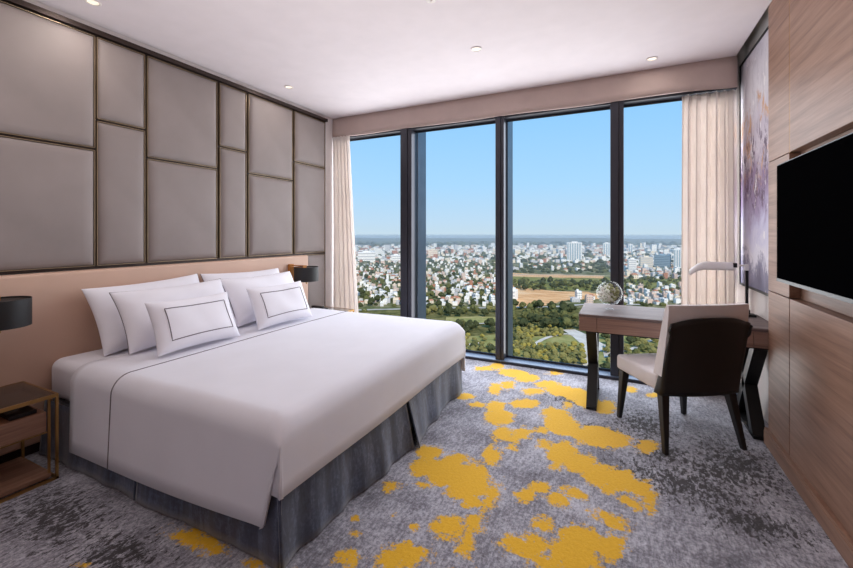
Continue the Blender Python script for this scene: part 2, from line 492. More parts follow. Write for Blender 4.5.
# window wall
MULL = [(-2.331, -2.185), (-1.186, -1.097), (-0.0897, 0.0235)]
for k, (a, b) in enumerate(MULL):
    root = struct(empty('trim_%d' % (k + 1), ((a + b) / 2, YV + 0.02, 0)))
    w = (b - a) / 2
    mkbox('mullion', M['frame'], -w, w * 0.25, 0, 0.15, 0.03, 2.60, root, 0.004)
    mkbox('mullion_cover', M['frame'], w * 0.32, w, 0.006, 0.15, 0.03, 2.60, root, 0.004)
    mkbox('mullion_gasket', M['black'], w * 0.2, w * 0.36, 0.02, 0.15, 0.03, 2.60, root)
    mkbox('outer_fin', M['fin'], -w * 0.9, w * 0.96, 0.176, 0.40, -0.4, 2.9, root, 0.003)
sill = empty('trim_4', (-1.2, YV, 0)); struct(sill)
mkbox('kerb', M['sill'], -2.1, 2.07, 0.005, 0.17, 0.0, 0.03, sill, 0.003)
mkbox('kerb_face', M['frame'], -2.1, 2.07, 0.0, 0.006, 0.0, 0.022, sill)
head = struct(mkbox('trim_5', M['frame'], -3.31, 0.87, YV + 0.045, YG + 0.02, 2.56, CEIL - 0.001))
edges = [-3.31, -2.258, -1.141, -0.033, 0.90]
for k in range(4):
    a, b = edges[k] + 0.035, edges[k + 1] - 0.035
    w = struct(empty('window_%d' % (k + 1), ((a + b) / 2, YG, 0)))
    h = (b - a) / 2
    mkbox('window_pane', M['pane'], -h, h, -0.004, 0.004, 0.031, 2.559, w)
    bm = bmesh.new()
    for (p, q, r, s) in ((-h, h, 0.031, 0.05), (-h, h, 2.54, 2.559), (-h, -h + 0.02, 0.05, 2.54), (h - 0.02, h, 0.05, 2.54)):
        box(bm, p, q, -0.02, -0.005, r, s)
    obj('window_frame', bm, M['frame'], w)

# pelmet over the curtain pocket
bm = bmesh.new()
N = 60
P = []
for i in range(N + 1):
    x = -3.31 + i / N * (0.862 + 3.31)
    d = 0.004 * math.sin(x * 3.1) + (0.010 * math.exp(-((x - 0.50) / 0.05) ** 2)) - (0.012 * math.exp(-((x - 0.79) / 0.05) ** 2)) + 0.01 * math.exp(-((x + 3.1) / 0.06) ** 2)
    sag = 0.004 * math.sin(x * 5) - (0.03 if x > 0.5 else 0.0) * min(1, (x - 0.5) / 0.3) * 0.3
    P.append([(x, YV - d * (0.2 + 0.8 * q), CEIL - 0.001 - q * (CEIL - 2.572 - sag)) for q in (0, .25, .5, .75, 1)])
grid(bm, P)
val = solid(obj('valance', bm, M['valance'], smooth=True), 0.02, 1.0)
tag(val, 'long pinkish beige fabric pelmet running above the windows and curtains', 'valance')


def curtain(name, xa0, xb0, xa1, xb1, y, z0, z1, folds, amp, label):
    bm = bmesh.new()
    nu, nv = folds * 12, 24
    P = []
    for i in range(nu + 1):
        s = i / nu
        row = []
        for j in range(nv + 1):
            q = j / nv                         # 0 top .. 1 bottom
            xa, xb = xa0 + (xa1 - xa0) * q, xb0 + (xb1 - xb0) * q
            ph = s * folds * 2 * PI + 0.6 * math.sin(7.3 * s) + 0.12 * math.sin(3 * q + 9 * s)
            am = amp * (0.85 + 0.25 * math.sin(11 * s + 1)) * (0.75 + 0.25 * q)
            row.append((xa + (xb - xa) * s + 0.010 * math.sin(ph * 2), y + am * math.sin(ph) + 0.003 * math.sin(ph * 2 + 2 * q), z1 + (z0 - z1) * q))
        P.append(row)
    grid(bm, P)
    return tag(solid(obj(name, bm, M['curtain'], smooth=True), 0.002, 0), label, 'curtain')


curtain('curtain', 0.483, 0.86, 0.47, 0.87, 4.138, 0.015, 2.55, 6, 0.042, 'cream curtain gathered in folds behind the desk lamp')
curtain('curtain', -3.30, -3.06, -3.30, -2.90, 4.075, 0.015, 2.571, 5, 0.036, 'cream curtain gathered in the corner beside the padded headboard wall')

# ------------------------------------------------------------------ padded headboard wall
XP = -3.29
cols = [(-20, 94.6), (96.6, 144.6), (147, 216.6), (219.4, 245.8), (248.2, 292.2), (294.2, 324.6)]
splits = [(0.5, (0, 134)), (0, (98, 120)), (0, (146.3, 157.6)), (0, (219, 146.3)), (0, (247.8, 173.4)), (0, (294, 161.6))]
Z0, Z1 = 1.125, 2.72


def z_on(u, v, X):
    a, b = ratio(u)
    return EYE - (v - 233.5) / FOC * (X / a)


colY = []
for k, (ua, ub) in enumerate(cols):
    ya = y_on(ua, XP) if k else 0.35
    yb = y_on(ub, XP)
    u, v = splits[k][1]
    colY.append((ya, yb, z_on(u, v, XP)))
YEND = colY[-1][1]
# extra columns off to the left keep the rhythm of the wall
allcols = [(-0.42, 0.33, 1.75), (-1.2, -0.44, 2.1)]
names = [('tall lower', 'wide upper')]
lab = [
    ('large grey padded panel at the near end of the headboard wall, upper one', 'large grey padded panel at the near end of the headboard wall, lower one'),
    ('short narrow grey padded panel, upper of the narrow pair nearest the black lamp', 'tall narrow grey padded panel, lower of the narrow pair nearest the black lamp'),
    ('tall wide grey padded panel above the near pillows, upper of its pair', 'wide grey padded panel directly above the near pillows, lower of its pair'),
    ('narrow grey padded panel above the bed middle, shorter upper one', 'narrow grey padded panel above the bed middle, taller lower one'),
    ('grey padded panel above the far pillows, upper of its pair', 'grey padded panel above the far pillows, lower of its pair'),
    ('grey padded panel in the window corner just under the ceiling', 'tall grey padded panel in the window corner beside the curtain, above the lamp'),
]
bm = bmesh.new()
box(bm, XP - 0.011, XP + 0.026, -2.55, YEND + 0.03, 2.731, 2.765)
box(bm, XL, XP - 0.012, -2.55, YEND + 0.03, 1.105, 2.762)
struct(obj('trim_6', bm, M['bronze']))


def padded(y0, y1, z0, z1, label):
    g = 0.007
    root = empty('wall_panel', (XP, (y0 + y1) / 2, (z0 + z1) / 2))
    hy, hz = (y1 - y0) / 2 - g, (z1 - z0) / 2 - g
    bm = bmesh.new()
    n = 18
    P = []
    for i in range(n + 1):
        s = -math.cos(PI * i / n)
        row = []
        for j in range(n + 1):
            q = -math.cos(PI * j / n)
            ey, ez = (1 - abs(s)) * hy, (1 - abs(q)) * hz
            e = min(ey, ez)
            x = 0.024 * (1 - math.exp(-e / 0.014)) + 0.006 * (1 - s * s) * (1 - q * q)
            row.append((x, s * hy, q * hz))
        P.append(row)
    vs, fs = grid(bm, P)
    obj('pad', bm, M['pad'], root, smooth=True)
    bm = bmesh.new()
    for (a, b, c, d) in ((-hy - g, -hy - g + 0.004, -hz - g, hz + g), (hy + g - 0.004, hy + g, -hz - g, hz + g), (-hy - g, hy + g, -hz - g, -hz - g + 0.004), (-hy - g, hy + g, hz + g - 0.004, hz + g)):
        box(bm, -0.011, 0.008, a, b, c, d)
    obj('edge_trim', bm, M['brassline'], root)
    return tag(root, label, 'wall panel', 'padded panels of the headboard wall')


for k, (ya, yb, zs) in enumerate(colY):
    padded(ya, yb, zs + 0.008, Z1, lab[k][0])
    padded(ya, yb, Z0, zs - 0.008, lab[k][1])
YH = 3.555
# small pad beside the headboard
padded(YH + 0.012, YEND, 0.10, 1.10, 'tall slim grey padded panel behind the far lamp, beside the tan headboard')
struct(mkbox('trim_7', M['bronze'], XL, XP - 0.012, YH - 0.004, YEND + 0.03, 0.0, 1.105))

hb = empty('headboard', (-3.25, 1.6, 0))
bm = bmesh.new()
box(bm, -0.06, 0.03, -2.4, YH - 0.006 - 1.6, 0.06, 1.103, 0.022, 4)
obj('leather_pad', bm, M['tan'], hb, smooth=True, angle=60)
mkbox('lower_rail', M['bronze'], -0.06, 0.0, -2.4, YH - 0.006 - 1.6, 0.0, 0.058, hb)
tag(hb, 'long tan leather headboard running under the grey padded panels', 'headboard')

# ------------------------------------------------------------------ bed
bed = empty('bed', (-2.2, 2.21, 0))
BX0, BX1, BY0, BY1 = -3.205, -1.255, 1.215, 3.175
ox, oy = -2.2, 2.21
mkbox('bed_base', M['velvet'], BX0 - ox, BX1 - ox - 0.02, BY0 - oy + 0.02, BY1 - oy - 0.02, 0.03, 0.322, bed, 0.01)
mkbox('mattress', M['linen'], BX0 - ox, BX1 - ox, BY0 - oy, BY1 - oy, 0.325, 0.572, bed, 0.06, 6)
tag(bed, 'king size bed with white fitted sheet and dark blue grey velvet skirt', 'bed')


def skirt(p0, p1, out, seed, flare0=0.03, flare1=0.03, amp=1.0):
    rnd = random.Random(seed)
    bm = bmesh.new()
    n, m = 70, 8
    L = math.hypot(p1[0] - p0[0], p1[1] - p0[1])
    ks = [(rnd.uniform(5, 9), rnd.uniform(0, 6), 0.5), (rnd.uniform(12, 20), rnd.uniform(0, 6), 0.35), (rnd.uniform(28, 40), rnd.uniform(0, 6), 0.2)]
    P = []
    for i in range(n + 1):
        s = i / n
        x, y = p0[0] + (p1[0] - p0[0]) * s, p0[1] + (p1[1] - p0[1]) * s
        fl_ = flare0 * math.exp(-s * L / 0.12) + flare1 * math.exp(-(1 - s) * L / 0.12)
        wv = sum(a * math.sin(k * s * L + p) for k, p, a in ks)
        row = []
        for j in range(m + 1):
            q = j / m
            d = 0.012 + (0.013 * amp * (wv + 1.0)) * (0.25 + 0.75 * q) + fl_ * q
            row.append((x + out[0] * d - ox, y + out[1] * d - oy, 0.331 - 0.323 * q))
        P.append(row)
    grid(bm, P)
    o = obj('bed_skirt', bm, M['velvet'], bed, smooth=True)
    solid(o, 0.006, 1.0)


skirt((BX0 + 0.02, BY0), (-2.20, BY0), (0, -1), 1, 0.02, 0.02)
skirt((-2.185, BY0), (BX1 + 0.03, BY0), (0, -1), 2, 0.02, 0.0)
skirt((BX1, BY0 - 0.035), (BX1, 2.22), (1, 0), 3, 0.0, 0.05, 2.2)
skirt((BX1, 2.235), (BX1, BY1 + 0.03), (1, 0), 4, 0.06, 0.0, 2.2)
skirt((BX1 + 0.02, BY1), (-2.2, BY1), (0, 1), 5, 0.0, 0.02)
skirt((-2.19, BY1), (BX0 + 0.02, BY1), (0, 1), 6, 0.02, 0.0)

# duvet: flat top with three hanging flaps joined at rounded edges
R_ = 0.095
ZT = 0.602
DX1, DY0, DY1 = BX1 + 0.055, BY0 - 0.055, BY1 + 0.055   # outer faces of the flaps
LA = R_ * PI / 2


def duvet_pt(a, b, lift=0.0):
    """a: distance along +X from the head edge of the duvet; b: distance along Y from the near top edge (negative = near flap)"""
    x_end = DX1 - R_
    y0, y1 = DY0 + R_, DY1 - R_
    x = -2.80 + a
    ax = max(0.0, x - x_end)
    W = y1 - y0
    sgn, ay = (-1, -b) if b < 0 else ((1, b - W) if b > W else (0, 0.0))
    fx, fy = min(ax / R_, PI / 2), min(ay / R_, PI / 2)
    r = R_ + lift
    X = (x_end + r * math.sin(fx)) if ax > 0 else x
    Y = (y0 - r * math.sin(fy)) if sgn < 0 else ((y1 + r * math.sin(fy)) if sgn > 0 else y0 + b)
    Z = ZT - R_ + r * math.cos(fx) * math.cos(fy)
    dx, dyy = max(0.0, ax - LA), max(0.0, ay - LA)
    Z -= dx + dyy
    if dyy > 0:
        Y += sgn * (0.035 * dyy + 0.010 * math.sin(3.0 * x + 1.0) * min(1, dyy / 0.3))
        if sgn < 0:
            Z -= 0.06 * dyy / 0.33 * max(0.0, 1 - (x + 2.8) / 1.5)
            X -= 0.22 * dyy * max(0.0, (x - (-2.8)) / 1.6) ** 6      # the hem's foot end pulls back
            X -= 0.02 * dyy * (1 - (x + 2.8) / 1.6)
    if dx > 0:
        X += 0.02 * dx + 0.006 * math.sin(4.0 * Y) * min(1, dx / 0.2)
    if dx == 0 and dyy == 0:
        Z += 0.004 * math.sin(2.3 * X + 1.3 * Y) * math.cos(2.1 * Y) + 0.0015 * math.sin(9 * X + 4 * Y)
    return Vector((X, Y, Z))


def axis_samples(lo, hi, bends, n):
    s = set(np.linspace(lo, hi, n).round(4).tolist())
    for b0, b1 in bends:
        s.update(np.linspace(b0, b1, 9).round(4).tolist())
    out = []
    for q in sorted(s):
        if not out or q - out[-1] > 0.012:
            out.append(q)
    out[-1] = max(s)
    return out


W_ = (DY1 - R_) - (DY0 + R_)
Atop = (DX1 - R_) + 2.80                      # where the foot bend begins
near = LA + (ZT - R_ - 0.175)
foot = LA + (ZT - R_ - 0.305)
sa = axis_samples(0, Atop + foot, [(Atop, Atop + LA)], 34)
sb = axis_samples(-near, W_ + near, [(-LA, 0), (W_, W_ + LA)], 44)
bm = bmesh.new()
vmap = {}


def gv(i, j):
    if (i, j) not in vmap:
        vmap[i, j] = bm.verts.new(duvet_pt(sa[i], sb[j]))
    return vmap[i, j]


for i in range(len(sa) - 1):
    for j in range(len(sb) - 1):
        am, bmid = (sa[i] + sa[i + 1]) / 2, (sb[j] + sb[j + 1]) / 2
        ax_, ay2 = am - Atop, max(-bmid, bmid - W_)
        if ax_ > LA and ay2 > LA:
            continue
        bm.faces.new((gv(i, j), gv(i + 1, j), gv(i + 1, j + 1), gv(i, j + 1)))
rows = []                                     # the foot flap tucks round the corners under the side flaps
for side in (-1, 1):
    ye = (DY0 + 0.016) if side < 0 else (DY1 - 0.016)
    rows = []
    for k, (dx_, dy_) in enumerate(((0.0, 0.0), (-0.012, 0.004), (-0.06, 0.008), (-0.13, 0.012))):
        rows.append([(DX1 - 0.001 + dx_ + 0.02 * q * (foot - LA), ye - side * dy_, ZT - R_ - q * (foot - LA)) for q in (0, .25, .5, .75, 1)])
    grid(bm, rows)
dv = empty('duvet', (-2.0, 2.21, 0.6))
o = obj('duvet_cover', bm, M['linen'], dv, smooth=True)
o.data.transform(Matrix.Translation((2.0, -2.21, -0.6)))
solid(o, 0.014, -1.0)
bm = bmesh.new()
al = 2.80 - 2.385
tube(bm, [duvet_pt(al, b, 0.001) - Vector((2.0 * -1, 2.21, 0.6)) for b in sb if b > -near + 0.0], 0.0032, 6)
obj('trim_line', bm, M['piping'], dv, smooth=True)
tag(dv, 'smooth white duvet with a thin grey line, hanging over the bed sides', 'duvet')


def piping_path(edges, ss):
    out = []
    for e in edges:
        out += {'L': [(-1, q) for q in ss], 'T': [(s, 1) for s in ss], 'R': [(1, q) for q in ss[::-1]], 'r': [(1, q) for q in ss]}[e][(1 if out else 0):]
    return out


def pillow(label, w, h, tk, base, tilt, yaw, roll, piping, seed):
    """base: middle of the lower edge"""
    rnd = random.Random(seed)
    root = empty('pillow', base)
    up = Vector((-math.sin(tilt), 0, math.cos(tilt)))
    nrm = Vector((math.cos(tilt), 0, math.sin(tilt)))
    R = Matrix.Rotation(yaw, 3, 'Z')
    ph = [rnd.uniform(0, 6) for _ in range(6)]

    def pt(s, q, side, off=0.0):
        kx, ky = 1 - 0.055 * (1 - q * q), 1 - 0.085 * (1 - s * s)
        a, b = s * w / 2 * kx, q * h / 2 * ky
        tt = tk * max(0.0, (1 - s ** 4)) ** 0.55 * max(0.0, (1 - q ** 4)) ** 0.55
        tt *= 1 + 0.10 * math.sin(3 * s + ph[0]) * math.cos(2.5 * q + ph[1]) + 0.05 * math.sin(7 * s + ph[2] + 3 * q) * (1 - abs(s))
        tt *= 1 - 0.16 * q
        a, b = a * math.cos(roll) - b * math.sin(roll), a * math.sin(roll) + b * math.cos(roll)
        return R @ (Vector((0, 1, 0)) * a + up * (b + h / 2) + nrm * (side * (tt + off)))

    n = 30
    bm = bmesh.new()
    ss = [-math.cos(PI * i / n) for i in range(n + 1)]
    front = [[bm.verts.new(pt(s, q, 1)) for q in ss] for s in ss]
    back = [[front[i][j] if i in (0, n) or j in (0, n) else bm.verts.new(pt(s, q, -1)) for j, q in enumerate(ss)] for i, s in enumerate(ss)]
    for i in range(n):
        for j in range(n):
            bm.faces.new((front[i][j], front[i + 1][j], front[i + 1][j + 1], front[i][j + 1]))
            bm.faces.new((back[i][j], back[i][j + 1], back[i + 1][j + 1], back[i + 1][j]))
    obj('cover', bm, M['pillow'], root, smooth=True)
    bm = bmesh.new()
    edges = piping
    if piping != 'frame':
        tube(bm, [pt(x, y, 1) for x, y in piping_path(edges, ss)], 0.0025, 6)
    else:
        fs, fq = 0.76, 0.62
        k = 16
        L1 = [-1 + 2 * i / k for i in range(k + 1)]
        loop = [pt(fs * x, -fq, 1, 0.001) for x in L1] + [pt(fs, fq * x, 1, 0.001) for x in L1[1:]] + [pt(fs * x, fq, 1, 0.001) for x in L1[::-1][1:]] + [pt(-fs, fq * x, 1, 0.001) for x in L1[::-1][1:-1]]
        tube(bm, loop, 0.003, 6, True)
    obj('grey_piping', bm, M['piping'], root, smooth=True)
    return tag(root, label, 'pillow', 'white pillows on the bed')


D2 = math.radians
pillow('large white pillow leaning on the headboard in the near stack, rearmost there', 0.82, 0.47, 0.085, (-2.945, 1.785, 0.588), D2(28), D2(2), D2(2), 'R', 1)
pillow('large white pillow leaning on the headboard in the far stack, rearmost there', 0.82, 0.47, 0.085, (-2.945, 2.60, 0.590), D2(28), D2(-2), D2(-1), 'L', 2)
pillow('white piped pillow in the middle of the near stack, behind the small framed one', 0.78, 0.42, 0.075, (-2.705, 1.80, 0.616), D2(30), D2(-1), D2(1), 'LT', 3)
pillow('white piped pillow in the middle of the far stack, behind the small framed one', 0.78, 0.42, 0.075, (-2.705, 2.565, 0.618), D2(30), D2(1), D2(0), 'LT', 4)
pillow('small white cushion with a grey outlined rectangle, front of the near stack', 0.58, 0.34, 0.062, (-2.475, 1.735, 0.614), D2(24), D2(2), D2(-1), 'frame', 5)
pillow('small white cushion with a grey outlined rectangle, front of the far stack', 0.58, 0.34, 0.062, (-2.475, 2.475, 0.614), D2(24), D2(-1), D2(0), 'frame', 6)

# ------------------------------------------------------------------ nightstands and lamps
def nightstand(y0, y1, side):
    """side: which long side faces the bed (+1 = the y1 side)"""
    root = empty('nightstand', (-3.0, (y0 + y1) / 2, 0))
    hy = (y1 - y0) / 2
    xf, xb = 0.21, -0.21
    r = 0.009
    mkbox('glass_top', M['tinted'], xb + 0.012, xf - 0.012, -hy + 0.012, hy - 0.012, 0.459, 0.469, root)
    bm = bmesh.new()
    for (a, b, c, d) in ((xb, xf, -hy, -hy + 0.012), (xb, xf, hy - 0.012, hy), (xb, xb + 0.012, -hy + 0.012, hy - 0.012), (xf - 0.012, xf, -hy + 0.012, hy - 0.012)):
        box(bm, a, b, c, d, 0.452, 0.470)
    obj('top_rim', bm, M['brass'], root)
    for sx in (xb, xf - 0.012):
        for sy in (-hy, hy - 0.012):
            mkbox('leg', M['brass'], sx, sx + 0.012, sy, sy + 0.012, 0.0, 0.452, root)
    for sy in (-hy + 0.022, hy - 0.032):
        mkbox('inner_post', M['brass'], xf - 0.045, xf - 0.033, sy, sy + 0.010, 0.02, 0.452, root)
    bm = bmesh.new()
    box(bm, xb, xf, -hy, -hy + 0.012, 0.0, 0.014); box(bm, xb, xf, hy - 0.012, hy, 0.0, 0.014)
    box(bm, xf - 0.012, xf, -hy, hy, 0.0, 0.014); box(bm, xb, xb + 0.012, -hy, hy, 0.0, 0.014)
    obj('base_rail', bm, M['brass'], root)
    mkbox('lower_shelf', M['wood'], xb + 0.02, xf - 0.03, -hy + 0.02, hy - 0.02, 0.012, 0.034, root, 0.002)
    d = mkbox('drawer', M['wood'], xb + 0.02, xf - 0.048, -hy + 0.034, hy - 0.034, 0.262, 0.372, root, 0.003)
    mkbox('drawer_edge', M['brass'], xf - 0.048, xf - 0.044, -hy + 0.034, hy - 0.034, 0.256, 0.262, d)
    return root


ns1 = tag(nightstand(0.60, 1.105, 1), 'brass framed nightstand with smoked glass top and wooden drawer, near side of the bed', 'nightstand', 'brass nightstands')
ns2 = tag(nightstand(3.33, 3.83, -1), 'brass framed nightstand hidden behind the far side of the bed', 'nightstand', 'brass nightstands')

bx = empty('desk_caddy', (-2.93, 0.985, 0.372))
bm = bmesh.new()
box(bm, -0.06, 0.07, -0.055, 0.055, 0.0, 0.022, 0.004)
obj('tray_base', bm, M['black'], bx)
bm = bmesh.new()
prism(bm, [(-0.055, 0.023), (0.02, 0.023), (-0.03, 0.062), (-0.055, 0.062)], -0.055, 0.0, 'Y')
obj('raised_back', bm, M['black'], bx)
bx.name = 'black_tray'
tag(bx, 'small black tray on the drawer under the nightstand glass top', 'tray')
ph = empty('telephone', (-3.02, 3.50, 0.4705))
mkbox('phone_body', M['black'], -0.07, 0.07, -0.06, 0.06, 0.0, 0.05, ph, 0.008)
bm = bmesh.new()
box(bm, -0.08, 0.08, -0.05, -0.005, 0.0505, 0.078, 0.012, 3)
obj('handset', bm, M['black'], ph)
ph.name = 'black_box'
tag(ph, 'small black object on the nightstand behind the far bed corner', 'bedside item')


def wall_lamp(y, label, off=0.045):
    root = empty('wall_lamp', (-3.219, y, 0.92))
    mkbox('wall_plate', M['amber'], 0.0, 0.03, -off - 0.03, -off + 0.03, -0.09, 0.10, root, 0.003)
    bm = bmesh.new()
    pts = [(0.03, -0.045, 0.075), (0.19, -0.045, 0.075), (0.19, 0.0, 0.075)]
    for a, b in (((0.03, 0.19), (-off - 0.004, -off + 0.004)),):
        box(bm, a[0], a[1], b[0], b[1], 0.082, 0.092)
        box(bm, a[0], a[1], b[0], b[1], 0.062, 0.07)
        box(bm, 0.182, 0.19, b[0], 0.004, 0.062, 0.092)
    obj('swing_arm', bm, M['amber'], root)
    bm = bmesh.new()
    lathe(bm, [(0.124, -0.077), (0.127, -0.077), (0.127, 0.073), (0.124, 0.073), (0.124, -0.077)], 48, 0.19, 0.0)
    sh = obj('lamp_shade', bm, M['shade'], root, smooth=True, angle=40)
    bm = bmesh.new()
    lathe(bm, [(0.0, 0.060), (0.1235, 0.060), (0.1235, 0.064), (0.0, 0.064)], 40, 0.19, 0.0)
    obj('shade_diffuser', bm, M['shade'], sh)
    bm = bmesh.new()
    lathe(bm, [(0.0, -0.11), (0.006, -0.11), (0.006, -0.04), (0.018, -0.035), (0.018, 0.02), (0.0, 0.02)], 12, 0.19, 0.0)
    obj('bulb_holder', bm, M['brass'], root)
    return tag(root, label, 'lamp', 'swing arm wall lamps at the bed')


wall_lamp(0.945, 'black drum shade wall lamp over the brass nightstand, near side of the bed', 0.10)
wall_lamp(3.30, 'black drum shade wall lamp on an amber bracket beyond the far pillows')
# ------------------------------------------------------------------ desk
desk = empty('desk', (0.32, 3.565, 0))
hx, hy = 0.613, 0.278
mkbox('desk_top', M['desktop'], -hx, hx, -hy, hy, 0.712, 0.733, desk, 0.003)
mkbox('apron', M['deskwood'], -hx + 0.004, hx - 0.004, -hy + 0.012, hy - 0.004, 0.604, 0.711, desk, 0.002)
for (a, b, nm) in ((-hx + 0.002, -0.487, 'end_block'), (-0.483, 0.458, 'drawer'), (0.462, hx - 0.002, 'end_block')):
    mkbox(nm, M['deskwood'], a, b, -hy + 0.001, -hy + 0.0118, 0.604, 0.7105, desk, 0.0015)
bm = bmesh.new()
box(bm, -hx + 0.05, hx - 0.05, -hy + 0.02, hy - 0.02, 0.594, 0.6035)
obj('under_frame', bm, M['black'], desk)


def xleg(x, w):
    bm = bmesh.new()
    def bar(y0, y1):
        k = 0.042
        prism(bm, [(y0 - k, 0.594), (y0 + k, 0.594), (y1 + k, 0.0), (y1 - k, 0.0)], x - w, x + w, 'X')
    bar(-0.225, 0.215); bar(0.225, -0.215)
    box(bm, x - w, x + w, -0.257, 0.257, 0.0, 0.02)
    return obj('leg', bm, M['black'], desk)


xleg(-0.525, 0.037)
xleg(0.50, 0.037)
tag(desk, 'brown wood writing desk on black crossed metal legs by the window', 'desk')

# ------------------------------------------------------------------ chair
ch = empty('desk_chair', (0.33, 3.205, 0), math.radians(31.8))


def leg4(x0, y0, z0, w0, x1, y1, z1, w1, mat, name='leg'):
    bm = bmesh.new()
    A = [bm.verts.new((x0 + a * w0, y0 + b * w0, z0)) for a, b in ((-1, -1), (1, -1), (1, 1), (-1, 1))]
    B = [bm.verts.new((x1 + a * w1, y1 + b * w1, z1)) for a, b in ((-1, -1), (1, -1), (1, 1), (-1, 1))]
    for i in range(4):
        bm.faces.new((A[i], A[(i + 1) % 4], B[(i + 1) % 4], B[i]))
    bm.faces.new(A[::-1]); bm.faces.new(B)
    bmesh.ops.bevel(bm, geom=bm.edges[:], offset=0.003, segments=1, affect='EDGES')
    return obj(name, bm, mat, ch)


leg4(-0.255, 0.235, 0, 0.014, -0.228, 0.215, 0.352, 0.026, M['chairwood'])
leg4(0.255, 0.235, 0, 0.014, 0.228, 0.215, 0.352, 0.026, M['chairwood'])
leg4(-0.262, -0.262, 0, 0.014, -0.225, -0.190, 0.352, 0.026, M['chairwood'])
leg4(0.262, -0.262, 0, 0.014, 0.225, -0.190, 0.352, 0.026, M['chairwood'])
mkbox('seat', M['chairgrey'], -0.262, 0.262, -0.185, 0.268, 0.352, 0.458, ch, 0.022, 4)


def yback(z):
    return -0.205 - (z - 0.35) * 0.17


def shell_pt(p, q, off, top):
    """p -1..1 round the back, q 0..1 upward; off = inward offset"""
    zt = top(p)
    z = 0.343 + q * (zt - 0.343)
    hw = (0.268 - off) * (1.0 - 0.03 * q)
    wing = 0.085 * (1 - q) + 0.0 * q
    a = abs(p)
    c = 0.74                                   # |p| where the corner begins
    if a < c:
        x = hw * 0.90 * (a / c)
        y = -0.030 * (1 - (a / c) ** 2)
    else:
        tt = (a - c) / (1 - c)
        x = hw * (0.90 + 0.10 * math.sin(min(1, tt * 2.2) * PI / 2))
        y = (max(0, tt - 0.12)) ** 1.2 * wing
    return Vector((math.copysign(x, p) if p else 0.0, yback(z) - 0.03 + y + off, z))


def top_shell(p):
    a = abs(p)
    return 0.842 - 0.035 * min(1, a / 0.74) ** 3 - 0.045 * max(0, (a - 0.74) / 0.26) ** 2


n, m = 48, 14
bm = bmesh.new()
grid(bm, [[shell_pt(-1 + 2 * i / n, j / m, 0.0, top_shell) for j in range(m + 1)] for i in range(n + 1)])
o = obj('back_shell', bm, M['chairdark'], ch, smooth=True)
solid(o, 0.014, 1.0 if False else -1.0)
# upholstered inner back, taller than the shell
bm = bmesh.new()
outer, inner = [], []
for i in range(n + 1):
    p = -1 + 2 * i / n
    ro, ri = [], []
    for j in range(m + 1):
        z = 0.462 + (0.915 - 0.462) * j / m
        e = 0.012 * (j / m) ** 8
        x = 0.266 * p
        yb = yback(z) - 0.006 - 0.026 * (1 - min(1, abs(p)) ** 2)
        th = 0.095 - 0.03 * (j / m) - 0.02 * abs(p) ** 6
        ro.append((x, yb + e, z)); ri.append((x, yb + th - e, z))
    outer.append(ro); inner.append(ri)
va, _ = grid(bm, outer)
vb, _ = grid(bm, [r for r in inner])
for i in range(n):
    bm.faces.new((va[i][0], va[i + 1][0], vb[i + 1][0], vb[i][0]))
    bm.faces.new((va[i][m], vb[i][m], vb[i + 1][m], va[i + 1][m]))
for j in range(m):
    bm.faces.new((va[0][j], vb[0][j], vb[0][j + 1], va[0][j + 1]))
    bm.faces.new((va[n][j], va[n][j + 1], vb[n][j + 1], vb[n][j]))
obj('backrest', bm, M['chairgrey'], ch, smooth=True, angle=50)
tag(ch, 'pale grey upholstered desk chair with a dark brown curved back shell', 'chair')

# ------------------------------------------------------------------ things on the desk
lampd = empty('desk_lamp', (0.845, 3.735, 0.7335))
mkbox('base', M['black'], -0.05, 0.05, -0.04, 0.04, 0.0, 0.018, lampd, 0.004)
bm = bmesh.new(); box(bm, -0.018, 0.018, -0.014, 0.014, 0.018, 0.05, 0.004)
obj('socket', bm, M['black'], lampd)
bm = bmesh.new(); box(bm, -0.009, 0.009, -0.007, 0.007, 0.05, 0.352)
obj('pole', bm, M['black'], lampd)
bm = bmesh.new(); box(bm, -0.012, 0.012, -0.009, 0.009, 0.340, 0.385, 0.003); box(bm, -0.06, -0.012, -0.007, 0.007, 0.371, 0.383)
obj('elbow', bm, M['plastic'], lampd)
bm = bmesh.new(); box(bm, -0.085, -0.06, -0.016, 0.016, 0.360, 0.394, 0.004)
obj('swivel', bm, M['black'], lampd)
bm = bmesh.new()
P = []
for i in range(31):
    s = i / 30
    x = -0.087 - 0.275 * s
    drop = 0.050 * max(0, (s - 0.62) / 0.38) ** 2
    hgt = 0.046 * (1 - 0.30 * max(0, (s - 0.62) / 0.38))
    row = []
    for k in range(13):
        a = PI * (k / 12)
        row.append((x, 0.032 * math.cos(a), 0.372 - drop - 0.034 + hgt * 1.35 * math.sin(a)))
    P.append(row)
grid(bm, P)
o = obj('lamp_head', bm, M['plastic'], lampd, smooth=True)
solid(o, 0.004, -1.0)
tag(lampd, 'desk lamp with a curved white head on a slim black pole', 'lamp')

